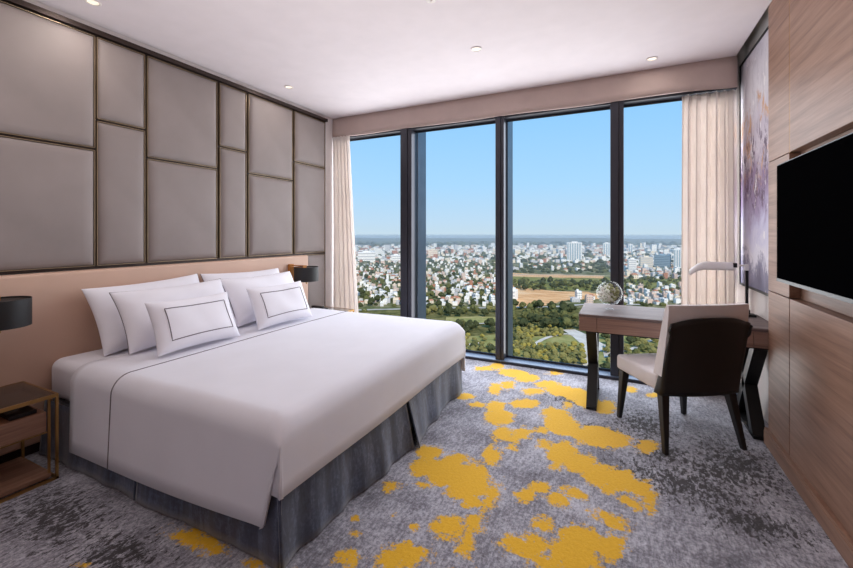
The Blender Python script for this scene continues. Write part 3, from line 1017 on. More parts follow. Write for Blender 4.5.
vase = empty('vase', (-0.085, 3.60, 0.7335))
bm = bmesh.new()
lathe(bm, [(0.0, 0.0), (0.032, 0.0), (0.034, 0.004), (0.022, 0.02), (0.022, 0.032), (0.06, 0.050), (0.092, 0.085), (0.102, 0.125), (0.094, 0.168), (0.066, 0.205), (0.034, 0.224), (0.031, 0.224), (0.062, 0.202), (0.09, 0.166), (0.098, 0.125), (0.088, 0.088), (0.056, 0.054), (0.018, 0.036), (0.0, 0.036)], 40)
obj('glass_globe', bm, M['ballglass'], vase, smooth=True)
rnd = random.Random(4)
M['sprig_pale'] = plain('pale dried florets', (236, 232, 224), 0.9, vary=0.1, vscale=30)
M['sprig_green'] = plain('grey green dried leaves', (158, 160, 118), 0.9, vary=0.2, vscale=30)
bm1, bm2, bm3 = bmesh.new(), bmesh.new(), bmesh.new()
for k in range(190):
    while True:
        p = Vector((rnd.uniform(-1, 1), rnd.uniform(-1, 1), rnd.uniform(-0.85, 1)))
        if 0.3 < p.length < 1:
            break
    p = Vector((p.x * 0.082, p.y * 0.082, 0.127 + p.z * 0.078))
    g = bm2 if p.x + 0.4 * (p.y) > rnd.uniform(-0.03, 0.06) else bm1
    bmesh.ops.create_icosphere(g, subdivisions=1, radius=rnd.uniform(0.007, 0.013), matrix=Matrix.Translation(p))
for k in range(9):
    a = rnd.uniform(0, 2 * PI)
    q = Vector((0.05 * math.cos(a), 0.05 * math.sin(a), rnd.uniform(0.1, 0.17)))
    tube(bm3, [(0.004 * math.cos(a), 0.004 * math.sin(a), 0.04), (q.x * 0.4, q.y * 0.4, 0.085), tuple(q)], 0.0013, 5)
obj('dried_florets', bm1, M['sprig_pale'], vase)
obj('dried_leaves', bm2, M['sprig_green'], vase)
obj('stem', bm3, M['sprig_green'], vase)
tag(vase, 'round clear glass vase with pale dried sprigs on the desk', 'vase')

# ------------------------------------------------------------------ picture and television
art = empty('painting', (XN, 3.75, 1.85))
ya, yb, za, zb = 3.30 - 3.75, 4.20 - 3.75, 0.922 - 1.85, 2.762 - 1.85
bm = bmesh.new()
for (p, q, r, s) in ((ya, yb, za, za + 0.016), (ya, yb, zb - 0.016, zb), (ya, ya + 0.016, za + 0.016, zb - 0.016), (yb - 0.016, yb, za + 0.016, zb - 0.016)):
    box(bm, -0.040, -0.001, p, q, r, s)
obj('frame', bm, M['black'], art)
mkbox('canvas', M['canvas'], -0.034, -0.002, ya + 0.016, yb - 0.016, za + 0.016, zb - 0.016, art)
tag(art, 'tall abstract painting in lilac, white and ochre beside the window curtain', 'painting')

tv = empty('television', (0.90, 2.31, 1.41))
mkbox('screen', M['screen'], -0.114, -0.109, -0.569, 0.569, -0.308, 0.318, tv)
bm = bmesh.new()
box(bm, -0.110, -0.075, -0.573, 0.573, -0.326, 0.326, 0.003, 1)
obj('body', bm, M['bezel'], tv)
mkbox('bottom_bezel', M['bezel'], -0.1145, -0.1105, -0.573, 0.573, -0.326, -0.309, tv)
mkbox('wall_mount', M['black'], -0.074, 0.002, -0.2, 0.2, -0.2, 0.2, tv)
tag(tv, 'flat black television mounted on the wood panelling', 'television')


# ------------------------------------------------------------------ ceiling fittings
def downlight(x, y, label, energy, group=None):
    root = empty('downlight', (x, y, CEIL))
    bm = bmesh.new()
    lathe(bm, [(0.030, -0.001), (0.043, -0.001), (0.043, -0.006), (0.036, -0.008), (0.030, -0.004), (0.030, -0.001)], 28)
    obj('trim_ring', bm, M['whitemetal'], root, smooth=True)
    bm = bmesh.new()
    lathe(bm, [(0.0, -0.003), (0.0295, -0.003), (0.0295, -0.0015), (0.0, -0.0015)], 24)
    obj('lens', bm, M['lens'], root)
    ld = bpy.data.lights.new('downlight_beam', 'AREA')
    ld.shape = 'DISK'
    ld.size = 0.12
    ld.energy = energy
    ld.color = (1.0, 0.93, 0.87)
    lo = bpy.data.objects.new('downlight_beam', ld)
    C.objects.link(lo)
    lo.parent = root
    lo.location = (0, 0, -0.012)
    return tag(root, label, 'downlight', group)


EN = DOWN
downlight(-3.0, 1.36, 'recessed ceiling downlight above the near pillows, close to the headboard wall', EN * 1.3)
downlight(-2.98, 3.0, 'recessed ceiling downlight above the far pillows, in the window corner', EN * 0.9)
downlight(-1.03, 3.03, 'recessed ceiling downlight between the foot of the bed and the window', EN)
downlight(0.233, 3.84, 'recessed ceiling downlight above the desk close to the pelmet', EN * 0.35)
for (x, y) in ((-1.6, 1.9), (-0.4, 1.2), (-1.8, -0.6), (-0.2, -0.9), (-2.98, 0.5)):  # extra downlights out of view, added to brighten room and headboard
    downlight(x, y, 'unseen ceiling downlight added as fill over the near part of the room', EN * (1.6 if x < -2.9 else 0.7), 'added fill downlights over the near part of the room')
sp = empty('ceiling_sprinkler', (-1.07, 2.27, CEIL))
bm = bmesh.new(); lathe(bm, [(0.0, -0.006), (0.03, -0.006), (0.034, -0.001), (0.0, -0.001)], 24)
obj('rosette', bm, M['whitemetal'], sp, smooth=True)
bm = bmesh.new(); lathe(bm, [(0.0, -0.017), (0.010, -0.017), (0.010, -0.015), (0.005, -0.014), (0.007, -0.006), (0.0, -0.006)], 16)
obj('nozzle', bm, M['whitemetal'], sp)
tag(sp, 'small grey sprinkler head on the ceiling over the bed foot', 'sprinkler')

# unseen soft area lamp facing up, added to brighten the ceiling
def bounce(p, e, size, col=(1.0, 0.965, 0.955)):
    ld = bpy.data.lights.new('bounce_fill', 'AREA')
    ld.shape = 'DISK'; ld.size = size; ld.energy = e; ld.color = col
    lo = bpy.data.objects.new('bounce_fill', ld)
    C.objects.link(lo)
    lo.location = p
    lo.rotation_euler = (PI, 0, 0)
    return lo


bounce((-1.0, 0.3, 0.9), BOUNCE, 2.0)

# unseen area lamps added just inside the glass to boost the daylight
for xa, xb in ((-2.90, -2.35), (-2.17, -1.20), (-1.08, -0.10), (0.04, 0.47)):
    for k in range(1):
        ld = bpy.data.lights.new('window_fill', 'AREA')
        ld.shape = 'RECTANGLE'; ld.size = xb - xa; ld.size_y = 2.46
        ld.energy = WIN * (xb - xa); ld.color = (0.97, 0.975, 1.0)
        lo = bpy.data.objects.new('window_fill', ld)
        C.objects.link(lo)
        lo.location = ((xa + xb) / 2, YG - 0.03, 1.30)
        lo.rotation_euler = (-math.radians(90), 0, 0)
for xa, xb in ((-3.28, -2.92), (0.49, 0.86)):  # further added lamps, lighting the curtains from behind
    ld = bpy.data.lights.new('window_fill', 'AREA')
    ld.shape = 'RECTANGLE'; ld.size = xb - xa; ld.size_y = 2.4
    ld.energy = WIN * (xb - xa) * CURT; ld.color = (0.97, 0.975, 1.0)
    lo = bpy.data.objects.new('window_fill', ld)
    C.objects.link(lo)
    lo.location = ((xa + xb) / 2, YG - 0.012, 1.30)
    lo.rotation_euler = (-PI / 2, 0, 0)
# ------------------------------------------------------------------ the city below
rnd = random.Random(21)


def gmat(name, stops, scale, detail=5, rough=0.7, stretch=(1, 1, 1)):
    t = NT(name)
    v = t.coords(stretch)
    t.l(t.ramp(t.noise(v, scale, detail, rough), stops), t.b.inputs['Base Color'])
    t.b.inputs['Roughness'].default_value = 1.0
    t.b.inputs['Specular IOR Level'].default_value = 0.0
    return t.m


M['ground'] = gmat('scrubby ground', [(0.35, (74, 82, 52)), (0.48, (102, 104, 70)), (0.58, (138, 128, 98)), (0.68, (168, 154, 128))], 0.035)
M['lawn'] = gmat('park lawn', [(0.35, (126, 126, 76)), (0.5, (152, 146, 92)), (0.65, (176, 158, 108))], 0.05)
M['field'] = gmat('rough field', [(0.35, (96, 102, 54)), (0.5, (132, 128, 72)), (0.65, (160, 148, 96))], 0.02, stretch=(1, 3, 1))
M['earth'] = gmat('bare earth', [(0.35, (196, 140, 94)), (0.5, (222, 170, 122)), (0.65, (232, 192, 150))], 0.02, stretch=(1, 3, 1))
M['paving'] = gmat('pale paving', [(0.35, (188, 176, 164)), (0.6, (214, 204, 192))], 0.06)
M['asphalt'] = gmat('pale road', [(0.35, (168, 160, 150)), (0.6, (190, 182, 172))], 0.06)
M['grove'] = gmat('dense grove floor', [(0.35, (70, 72, 44)), (0.5, (104, 100, 62)), (0.65, (134, 124, 82))], 0.09)
for nm, cs in (('leaf_dark', ((54, 58, 40), (78, 82, 54))), ('leaf_mid', ((82, 84, 52), (110, 108, 68))), ('leaf_olive', ((108, 104, 62), (138, 128, 80))), ('leaf_yellow', ((132, 120, 60), (162, 146, 78)))):
    M[nm] = gmat(nm.replace('_', ' '), [(0.35, cs[0]), (0.65, cs[1])], 0.6)
HC = {'white': (236, 230, 224), 'cream': (226, 210, 188), 'grey': (190, 186, 186), 'tile': (176, 122, 98), 'slab': (168, 160, 156), 'rose': (214, 186, 170), 'glass': (96, 112, 128), 'blueg': (150, 168, 178)}
for k, c in HC.items():
    M['b_' + k] = gmat('building ' + k, [(0.3, tuple(x * 0.96 for x in c)), (0.7, c)], 0.2)

bm = bmesh.new()
P = []
for r in (120, 300, 500, 800, 1300, 2200, 3600, 6000, 9500):
    P.append([(r * math.sin(a), r * math.cos(a), GZ) for a in [math.radians(d) for d in range(-75, 50, 5)]])
grid(bm, P)
struct(obj('ground', bm, M['ground']))


def patch(name, mat, pts, lift, wob=0.0, seed=0):
    """flat piece of land with a slightly ragged outline, from its corner points"""
    r = random.Random(seed)
    W = [Vector((*p, 0)) for p in pts]
    out = []
    for i, p in enumerate(W):
        q = W[(i + 1) % len(W)]
        L = (q - p).length
        k = max(1, min(12, int(L / 12)))
        nrm = Vector((-(q - p).y, (q - p).x, 0)).normalized()
        for s in range(k):
            w = p.lerp(q, s / k) + nrm * (r.uniform(-1, 1) * wob * (1 if s else 0.3))
            out.append((w.x, w.y))
    bm = bmesh.new()
    f = [bm.verts.new((x, y, GZ + lift)) for x, y in out]
    f = bm.faces.new(f)
    bmesh.ops.triangulate(bm, faces=[f])
    return struct(obj(name, bm, mat))


def strip(name, mat, pts, w, lift):
    bm = bmesh.new()
    P = [Vector((*p, 0)) for p in pts]
    # smooth the centre line
    for _ in range(2):
        Q = [P[0]]
        for a, b in zip(P, P[1:]):
            Q += [a.lerp(b, 0.25), a.lerp(b, 0.75)]
        P = Q + [P[-1]]
    rows = []
    for i, p in enumerate(P):
        d = (P[min(i + 1, len(P) - 1)] - P[max(i - 1, 0)]).normalized()
        nn = Vector((-d.y, d.x, 0)) * w / 2
        rows.append([(p.x + nn.x, p.y + nn.y, GZ + lift), (p.x - nn.x, p.y - nn.y, GZ + lift)])
    grid(bm, rows)
    return struct(obj(name, bm, mat))


G = ground_at
patch('grove_ground', M['grove'], [G(330, 309), G(505, 310), G(505, 362), G(400, 400), G(300, 340)], 0.15, 6, 1)
patch('grove_ground', M['grove'], [G(500, 308), G(582, 308), G(584, 327), G(548, 334), G(520, 340), G(500, 334)], 0.15, 6, 2)
patch('lawn', M['lawn'], [G(446, 317), G(480, 316.5), G(503, 318), G(503, 322.5), G(470, 324), G(446, 321)], 0.3, 4, 3)
patch('lawn', M['lawn'], [G(440, 338), G(498, 334), G(500, 346), G(448, 352)], 0.3, 4, 4)
patch('lawn', M['lawn'], [G(500, 340), G(545, 336), G(572, 333), G(585, 345), G(575, 360), G(500, 372)], 0.3, 3, 5)
patch('lawn', M['lawn'], [G(598, 333), G(660, 336), G(690, 345), G(690, 372), G(600, 385)], 0.3, 3, 6)
patch('field', M['field'], [G(495, 274), G(612, 275), G(616, 291), G(495, 289)], 0.3, 14, 7)
patch('field', M['field'], [G(612, 279), G(700, 279), G(704, 288), G(612, 289)], 0.3, 14, 8)
patch('bare_ground', M['earth'], [G(496, 281), G(514, 284), G(532, 289), G(552, 291), G(580, 291.5), G(602, 295), G(600, 299), G(576, 300), G(556, 303), G(536, 306), G(520, 308), G(496, 300)], 0.5, 9, 9)
patch('bare_ground', M['earth'], [G(496, 272.5), G(530, 274), G(604, 275.5), G(604, 278.5), G(540, 277.5), G(496, 276)], 0.5, 6, 10)
patch('pavement', M['paving'], [G(562, 330), G(575, 330), G(592, 338), G(604, 345), G(602, 352), G(588, 350), G(592, 362), G(584, 368), G(578, 352), G(582, 345), G(574, 338)], 0.6, 1, 11)
patch('pavement', M['paving'], [G(604, 345), G(618, 342), G(628, 346), G(622, 356), G(604, 358)], 0.6, 1, 12)
strip('road', M['asphalt'], [G(496, 307.5), G(530, 307.5), G(560, 307), G(590, 304), G(640, 305)], 9, 0.7)
strip('road', M['asphalt'], [G(330, 311), G(420, 309), G(460, 308), G(505, 308.5)], 8, 0.7)
strip('road', M['asphalt'], [G(496, 275), G(560, 275), G(610, 276.5), G(700, 277)], 9, 0.9)
strip('path', M['paving'], [G(533, 347), G(540, 341), G(552, 336.5), G(566, 334), G(574, 336)], 4.5, 0.8)
strip('path', M['paving'], [G(446, 324), G(470, 325), G(486, 323.5), G(503, 324)], 4, 0.8)
strip('path', M['paving'], [G(430, 345), G(450, 345), G(468, 345.5), G(482, 343)], 4, 0.8)
strip('path', M['paving'], [G(604, 352), G(630, 352), G(650, 340), G(680, 338)], 4.5, 0.9)


# --- house kinds
def house_mesh(kind):
    bm = bmesh.new()
    w, d, h = {'flat': (9, 11, 8), 'tile': (10, 12, 6.5), 'slab': (8, 10, 10), 'low': (13, 15, 5.5)}[kind]
    box(bm, -w / 2, w / 2, -d / 2, d / 2, -0.5, h)
    def wins(z, n, side):
        for i in range(n):
            c = -w / 2 + w * (i + 0.5) / n
            box(bm, c - 0.6, c + 0.6, -d / 2 - 0.05 if side < 0 else d / 2 - 0.3, -d / 2 + 0.3 if side < 0 else d / 2 + 0.05, z, z + 1.5, 0, 2, 2)
    for z in np.arange(1.2, h - 1.8, 3.0):
        wins(z, 3, -1)
        for i in range(3):
            c = -d / 2 + d * (i + 0.5) / 3
            box(bm, w / 2 - 0.3, w / 2 + 0.05, c - 0.6, c + 0.6, z, z + 1.5, 0, 2, 2)
            box(bm, -w / 2 - 0.05, -w / 2 + 0.3, c - 0.6, c + 0.6, z, z + 1.5, 0, 2, 2)
    if kind == 'tile':
        A = [bm.verts.new(p) for p in ((-w / 2 - .5, -d / 2 - .5, h), (w / 2 + .5, -d / 2 - .5, h), (w / 2 + .5, d / 2 + .5, h), (-w / 2 - .5, d / 2 + .5, h))]
        B = [bm.verts.new(p) for p in ((0, -d / 2 + 2.5, h + 2.6), (0, d / 2 - 2.5, h + 2.6))]
        for f in ((A[0], A[1], B[0]), (A[1], A[2], B[1], B[0]), (A[2], A[3], B[1]), (A[3], A[0], B[0], B[1])):
            bm.faces.new(f).material_index = 1
        bm.faces.new(A[::-1]).material_index = 1
    else:
        box(bm, -w / 2 + 0.3, w / 2 - 0.3, -d / 2 + 0.3, d / 2 - 0.3, h, h + 0.15, 0, 2, 1)
        box(bm, -w / 2, -w / 2 + 0.3, -d / 2, d / 2, h, h + 0.9); box(bm, w / 2 - 0.3, w / 2, -d / 2, d / 2, h, h + 0.9)
        box(bm, -w * .3, w * .1, d * 0.1, d * 0.4, h + .15, h + 2.6)
    return bm


protoH = []
for kind, wall_, roof in (('flat', 'white', 'slab'), ('flat', 'cream', 'rose'), ('tile', 'white', 'tile'), ('slab', 'white', 'white'), ('tile', 'cream', 'tile'), ('low', 'grey', 'white'), ('slab', 'rose', 'slab')):
    me = obj('tmp', house_mesh(kind), [M['b_' + wall_], M['b_' + roof], M['b_glass']])
    protoH.append((me.data, kind, wall_))
    bpy.data.objects.remove(me)


def crown_mesh(seed, tall=1.0, lumps=6):
    r = random.Random(seed)
    bm = bmesh.new()
    tube(bm, [(0, 0, -0.4), (0.05, 0, 0.5)], [0.09, 0.06], 6)
    for k in range(lumps):
        a = 2 * PI * k / lumps + r.uniform(-.4, .4)
        q = 0.0 if k == 0 else r.uniform(0.35, 0.6)
        s = r.uniform(0.38, 0.55) if k else 0.62
        c = Vector((q * math.cos(a), q * math.sin(a), (r.uniform(0.5, 0.95) if k else 0.95) * tall))
        g = bmesh.ops.create_icosphere(bm, subdivisions=2, radius=s, matrix=Matrix.Translation(c))
        for v in g['verts']:
            d = v.co - c
            v.co = c + d * (1 + r.uniform(-0.28, 0.28))
    return bm


protoT = []
for k, (leaf, tall) in enumerate((('leaf_dark', 1.0), ('leaf_dark', 1.3), ('leaf_mid', 1.0), ('leaf_mid', 1.2), ('leaf_olive', 1.0), ('leaf_olive', 0.9), ('leaf_yellow', 0.85))):
    me = obj('tmp', crown_mesh(k, tall), M[leaf])
    protoT.append(me.data)
    bpy.data.objects.remove(me)

cells = {}


def free(x, y, r):
    ci, cj = int(x // 40), int(y // 40)
    for i in range(ci - 2, ci + 3):
        for j in range(cj - 2, cj + 3):
            for (a, b, s) in cells.get((i, j), ()):
                if (a - x) ** 2 + (b - y) ** 2 < (r + s) ** 2:
                    return False
    return True


def take(x, y, r):
    cells.setdefault((int(x // 40), int(y // 40)), []).append((x, y, r))


def inst(name, data, x, y, s, rz, z=0.0, sz=None):
    o = bpy.data.objects.new(name, data)
    o.location = (x, y, GZ + z)
    o.scale = (s, s, sz or s)
    o.rotation_euler = (0, 0, rz)
    C.objects.link(o)
    return o


# towers and large blocks that stand out
def tower(name, u0, u1, vt, vb, depth, label, wall_='white', stripe='blueg', vert=True, cat='building', bands=6):
    D = FOC * 110.0 / (vb - 233.5)
    a, b = ratio((u0 + u1) / 2)
    w = (u1 - u0) / FOC * D / math.hypot(a, b) * math.hypot(a, b)
    h = (vb - vt) / FOC * D
    ang = math.atan2(-a, b) + rnd.uniform(-0.2, 0.2)
    root = empty(name, (D * a, D * b, GZ), ang)
    w *= 0.9
    mkbox('body', M['b_' + wall_], -w / 2, w / 2, -depth / 2, depth / 2, 0, h, root)
    if vert:
        for i in range(bands):
            c = -w / 2 + w * (i + 0.5) / bands
            mkbox('window_column', M['b_' + stripe], c - w / bands * 0.22, c + w / bands * 0.22, -depth / 2 - 0.4, -depth / 2 + 0.4, 4, h - 3, root)
    else:
        for i in range(bands):
            c = h * (i + 0.55) / bands
            mkbox('window_band', M['b_' + stripe], -w / 2 + 1, w / 2 - 1, -depth / 2 - 0.4, -depth / 2 + 0.4, c - h / bands * 0.2, c + h / bands * 0.2, root)
    mkbox('roof_block', M['b_' + wall_], -w * 0.2, w * 0.2, -depth * 0.2, depth * 0.2, h, h + 4, root)
    take(D * a, D * b, max(w, depth) * 0.7)
    return tag(root, label, cat)


tower('tower_block', 567, 582, 242.5, 261, 30, 'tall white tower block with pale blue window columns, widest of the city towers')
tower('tower_block', 603, 610, 243, 255.5, 26, 'slim white tower block standing far off beside the dark window mullion', bands=3)
tower('tower_block', 628.5, 632.5, 244.5, 253, 22, 'thinnest pale tower far off in the desk window', bands=2)
tower('tower_block', 674, 683, 249, 268, 26, 'white tower block partly hidden by the curtain near the desk', bands=4)
tower('office_block', 655, 670, 255, 267, 40, 'broad grey green glass office block in the city beyond the desk', 'blueg', 'glass', False, bands=7)
tower('office_block', 640, 652, 257, 268, 30, 'cream office block left of the broad glass one', 'cream', 'grey', False, bands=6)
tower('office_block', 628, 636, 259, 272, 24, 'white office block at the mullion beside the desk window edge', 'white', 'grey', False, bands=6)
tower('hall_building', 357, 376, 252, 260.5, 60, 'long low white hall at the near curtain side of the city', 'white', 'grey', False, bands=3)
tower('hall_building', 391, 401, 255, 261.5, 50, 'pale hall building beside the first window mullion', 'white', 'grey', False, bands=3)
tower('office_block', 428, 438.5, 249.5, 257, 40, 'cream block rising over the houses in the second window', 'cream', 'rose', False, bands=4)
tower('warehouse', 511, 517, 290, 300, 22, 'white building at the edge of the bare earth', 'white', 'grey', False, bands=3)

H_LIMIT, T_LIMIT = 300, 300
nH = nT = nA = nS = 0


def scatter_houses(u0, u1, v0, v1, count, smin=0.8, smax=1.15):
    global nH
    tries = 0
    while count > 0 and tries < 6000 and nH < H_LIMIT:
        tries += 1
        x, y = G(rnd.uniform(u0, u1), rnd.uniform(v0, v1))
        s = rnd.uniform(smin, smax)
        if not free(x, y, 8.2 * s):
            continue
        data, kind, col = rnd.choice(protoH)
        take(x, y, 8.2 * s)
        base = 0.45 + rnd.choice((0, PI / 2)) + rnd.uniform(-0.25, 0.25)
        o = inst('house', data, x, y, s, base, 0.0, s * rnd.uniform(0.85, 1.3))
        what = 'pitched terracotta roof' if kind == 'tile' else ('pale wide low roof' if kind == 'low' else 'flat roof')
        tint = {'white': 'white', 'cream': 'cream', 'grey': 'grey', 'rose': 'pinkish'}[col]
        tag(o, 'small %s house with a %s, far below beyond the windows' % (tint, what), 'house', '%s houses with a %s in the city' % (tint, what))
        nH += 1
        count -= 1


def scatter_trees(u0, u1, v0, v1, count, kinds, smin, smax, name, label, cat, group, gap=1.02, sq=1.0):
    global nT, nS
    tries = 0
    while count > 0 and tries < 8000 and (nT if name == 'tree' else nS) < T_LIMIT:
        tries += 1
        x, y = G(rnd.uniform(u0, u1), rnd.uniform(v0, v1))
        s = rnd.uniform(smin, smax)
        if not free(x, y, s * gap):
            continue
        take(x, y, s * gap)
        o = inst(name, protoT[rnd.choice(kinds)], x, y, s, rnd.uniform(0, 6), 0.3 * s, s * sq * rnd.uniform(0.85, 1.15))
        tag(o, label, cat, group)
        if name == 'tree':
            nT += 1
        else:
            nS += 1
        count -= 1


scatter_houses(340, 510, 282, 306, 105, 0.55, 0.85)
scatter_houses(618, 705, 286, 305, 55, 0.55, 0.85)
scatter_houses(575, 594, 296.5, 303, 4)
scatter_houses(340, 510, 270, 282, 75, 0.65, 1.0)
scatter_houses(612, 705, 268, 279, 40, 0.7, 1.3)
scatter_houses(500, 615, 265.5, 272, 21, 0.8, 1.2)
TL = 'green tree standing between the houses of the far district'
scatter_trees(340, 510, 270, 307, 125, (0, 1, 2, 2), 3.6, 6.2, 'tree', TL, 'tree', 'trees between the far houses')
scatter_trees(615, 705, 262, 306, 30, (0, 1, 2), 4.2, 7.0, 'tree', TL, 'tree', 'trees between the far houses')
FL = 'dark green tree in the belt around the rough field'
scatter_trees(498, 612, 283, 291, 40, (0, 1, 2), 4.5, 7.5, 'tree', FL, 'tree', 'trees around the rough field', 0.95)
scatter_trees(615, 705, 279, 287, 24, (0, 2), 4.5, 7.5, 'tree', FL, 'tree', 'trees around the rough field', 0.95)
PL = 'bushy green tree in the park far below the windows'
scatter_trees(500, 582, 309, 330, 42, (0, 1, 2, 3), 4.5, 7.5, 'tree', PL, 'tree', 'trees in the park', 0.9)
scatter_trees(405, 503, 310, 317, 26, (1, 2, 4), 4.0, 6.5, 'tree', PL, 'tree', 'trees in the park', 0.9)
scatter_trees(420, 505, 325, 337, 24, (0, 1, 2), 4.5, 7.0, 'tree', PL, 'tree', 'trees in the park', 0.9)
BL = 'low rounded bush in the park far below the windows'
scatter_trees(518, 562, 326, 337, 55, (4, 5, 6, 6), 2.2, 3.4, 'bush', BL, 'bush', 'bushes in the park', 0.95, 0.8)
scatter_trees(500, 585, 347, 366, 85, (2, 4, 5, 6), 2.6, 4.4, 'bush', BL, 'bush', 'bushes in the park', 0.95, 0.85)
scatter_trees(500, 532, 336, 348, 25, (2, 4, 5, 6), 2.6, 4.2, 'bush', BL, 'bush', 'bushes in the park', 0.95, 0.85)
scatter_trees(430, 505, 346, 366, 50, (0, 2, 4, 5), 2.6, 4.6, 'bush', BL, 'bush', 'bushes in the park', 0.95, 0.85)
scatter_trees(440, 500, 337, 345, 16, (4, 5, 6), 2.2, 3.6, 'bush', BL, 'bush', 'bushes in the park', 0.95, 0.8)
scatter_trees(604, 665, 336, 374, 50, (0, 2, 4, 5), 3.0, 5.0, 'bush', BL, 'bush', 'bushes in the park', 0.95, 0.9)


# what lies further out, too many to count
def far_boxes(name, u0, u1, v0, v1, n, wmin, wmax, hmin, hmax, mats, seed, pick):
    r = random.Random(seed)
    bm = bmesh.new()
    for _ in range(n):
        x, y = G(r.uniform(u0, u1), v0 + (v1 - v0) * r.random())
        w, d, h = r.uniform(wmin, wmax), r.uniform(wmin, wmax), r.uniform(hmin, hmax)
        if r.random() < 0.05:
            h *= 2.2
        if not free(x, y, math.hypot(w, d) / 2):
            continue
        take(x, y, math.hypot(w, d) / 2)
        a = 0.4 + r.uniform(-0.3, 0.3)
        m4 = Matrix.Translation((x, y, GZ + h / 2)) @ Matrix.Rotation(a, 4, 'Z') @ Matrix.Diagonal((w, d, h, 1))
        g = bmesh.ops.create_cube(bm, size=1.0, matrix=m4)
        k = pick(r)
        for f in {f for v in g['verts'] for f in v.link_faces}:
            f.material_index = k
    o = obj(name, bm, mats)
    o['kind'] = 'stuff'
    return o


def far_trees(name, u0, u1, v0, v1, n, smin, smax, seed):
    r = random.Random(seed)
    bm = bmesh.new()
    for _ in range(n):
        x, y = G(r.uniform(u0, u1), v0 + (v1 - v0) * r.random())
        s = r.uniform(smin, smax)
        q = r.uniform(1, 1.8)
        if not free(x, y, s * q):
            continue
        take(x, y, s * q)
        g = bmesh.ops.create_icosphere(bm, subdivisions=1, radius=1.0, matrix=Matrix.Translation((x, y, GZ + s * 0.5)) @ Matrix.Diagonal((s * q, s, s * 0.9, 1)))
        k = r.choice((0, 0, 1))
        for f in {f for v in g['verts'] for f in v.link_faces}:
            f.material_index = k
    o = obj(name, bm, [M['leaf_dark'], M['leaf_mid']])
    o['kind'] = 'stuff'
    return o


bmats = [M['b_white'], M['b_cream'], M['b_grey'], M['b_tile'], M['b_rose']]
pk = lambda r: r.choices((0, 1, 2, 3, 4), (6, 2, 2, 1.2, 1.5))[0]
far_boxes('distant_city', 200, 980, 253, 263, 1600, 8, 17, 5, 12, bmats, 5, pk)
far_boxes('distant_city', 330, 510, 262, 306, 900, 4.5, 8, 4, 7, bmats, 15, pk)
far_boxes('distant_city', 612, 720, 262, 279, 250, 6, 13, 4, 10, bmats, 16, pk)
far_boxes('distant_city', 618, 720, 286, 304, 160, 4.5, 8, 4, 7, bmats, 17, pk)
far_trees('distant_treetops', 330, 510, 262, 307, 1500, 2.6, 4.6, 18)
far_trees('distant_treetops', 612, 720, 262, 306, 600, 2.6, 4.6, 19)
far_trees('distant_treetops', 500, 612, 263, 273, 300, 3, 6, 20)
far_trees('distant_treetops', 495, 615, 281, 291, 260, 2.6, 5, 21)
far_boxes('distant_city', 200, 980, 246.5, 254, 2600, 14, 40, 7, 20, bmats, 6, pk)
far_trees('distant_treetops', 200, 980, 247, 263, 900, 7, 13, 8)
far_trees('distant_treetops', 200, 980, 243, 247.5, 900, 10, 22, 9)

far_boxes('distant_city', 722, 960, 262, 300, 420, 5, 11, 4, 10, bmats, 31, pk)
far_trees('distant_treetops', 722, 960, 262, 306, 500, 3, 5.5, 32)
far_trees('outlying_treetops', 700, 960, 309, 380, 420, 3, 5.5, 33)
far_trees('outlying_treetops', 150, 400, 312, 380, 420, 3, 5.5, 34)

# hazy low hills on the horizon
bm = bmesh.new()
P = []
for k in range(121):
    a = math.radians(-75 + k)
    hh = 14 + 10 * math.sin(k * 0.21) + 6 * math.sin(k * 0.53 + 1)
    P.append([(r * math.sin(a), r * math.cos(a), GZ + z) for r, z in ((7000, 0), (7800, max(10, hh)), (8800, max(10, hh) * 0.8), (9400, 0))])
grid(bm, P)
struct(obj('hills', bm, M['grove'], smooth=True))

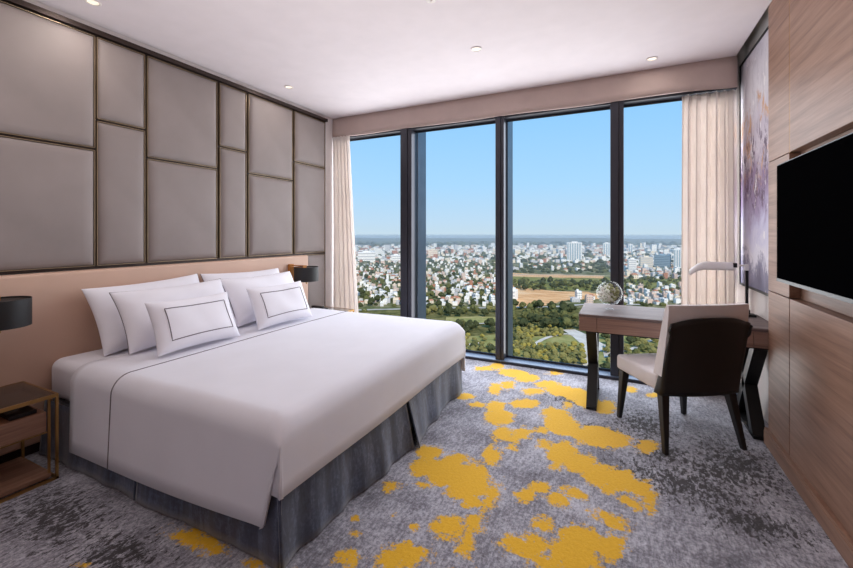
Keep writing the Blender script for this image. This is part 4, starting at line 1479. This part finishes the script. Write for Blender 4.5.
# summer haze lying over the plain
if HAZE > 0:
    t = NT('summer haze')
    t.t.nodes.remove(t.b)
    vsn = t.n('ShaderNodeVolumeScatter')
    vsn.inputs['Color'].default_value = (0.97, 0.98, 1.0, 1)
    vsn.inputs['Density'].default_value = HAZE
    vsn.inputs['Anisotropy'].default_value = 0.2
    t.l(vsn.outputs[0], t.out.inputs['Volume'])
    bm = bmesh.new()
    P0 = []
    angs = [math.radians(d) for d in range(-72, 48, 8)]
    lo0, hi0, lo1, hi1 = [], [], [], []
    for a in angs:
        s_, c_ = math.sin(a), math.cos(a)
        lo0.append(bm.verts.new((700 * s_, 700 * c_, GZ - 2))); hi0.append(bm.verts.new((700 * s_, 700 * c_, GZ + 90)))
        lo1.append(bm.verts.new((9600 * s_, 9600 * c_, GZ - 2))); hi1.append(bm.verts.new((9600 * s_, 9600 * c_, GZ + 90)))
    for i in range(len(angs) - 1):
        for A, B in ((lo0, hi0), (hi0, hi1), (hi1, lo1), (lo1, lo0)):
            bm.faces.new((A[i], A[i + 1], B[i + 1], B[i]))
    for i in (0, len(angs) - 1):
        bm.faces.new((lo0[i], hi0[i], hi1[i], lo1[i]))
    o = obj('haze', bm, t.m)
    o['kind'] = 'stuff'

# ------------------------------------------------------------------ sky, sun, camera
w = bpy.data.worlds.new('World')
bpy.context.scene.world = w
w.use_nodes = True
wt = w.node_tree
bg = wt.nodes['Background']
tc = wt.nodes.new('ShaderNodeTexCoord')
sx = wt.nodes.new('ShaderNodeSeparateXYZ')
wt.links.new(tc.outputs['Generated'], sx.inputs[0])
rp = wt.nodes.new('ShaderNodeValToRGB')
els = rp.color_ramp.elements
stops = SKY
while len(els) < len(stops):
    els.new(0.5)
for e, (p, c) in zip(els, stops):
    e.position = p
    e.color = (*lin(c), 1)
wt.links.new(sx.outputs['Z'], rp.inputs['Fac'])
wt.links.new(rp.outputs['Color'], bg.inputs['Color'])
bg.inputs['Strength'].default_value = SKYS

sd = bpy.data.lights.new('sun', 'SUN')
sd.energy = SUN
sd.color = (1.0, 0.94, 0.84)
sd.angle = 0.009
so = bpy.data.objects.new('sun', sd)
C.objects.link(so)
dirv = Vector((-0.55, 0.62, -0.62))
so.rotation_euler = dirv.to_track_quat('-Z', 'Y').to_euler()

cd = bpy.data.cameras.new('camera')
cd.sensor_width = 36
cd.lens = FOC / 853 * 36
cd.shift_y = -(284 - 233.5) / 853
cd.clip_end = 20000
cd.clip_start = 0.05
cam = bpy.data.objects.new('camera', cd)
C.objects.link(cam)
cam.location = (0, 0, EYE)
cam.rotation_euler = (PI / 2, 0, TH)
sc = bpy.context.scene
sc.camera = cam
sc.view_settings.view_transform = 'Standard'
sc.view_settings.look = 'None'
sc.view_settings.gamma = 1.0
sc.view_settings.exposure = 0.0
sc.cycles.max_bounces = 10
sc.cycles.diffuse_bounces = 6
sc.cycles.transparent_max_bounces = 16
sc.cycles.use_denoising = True
sc.cycles.caustics_reflective = False
sc.cycles.caustics_refractive = False
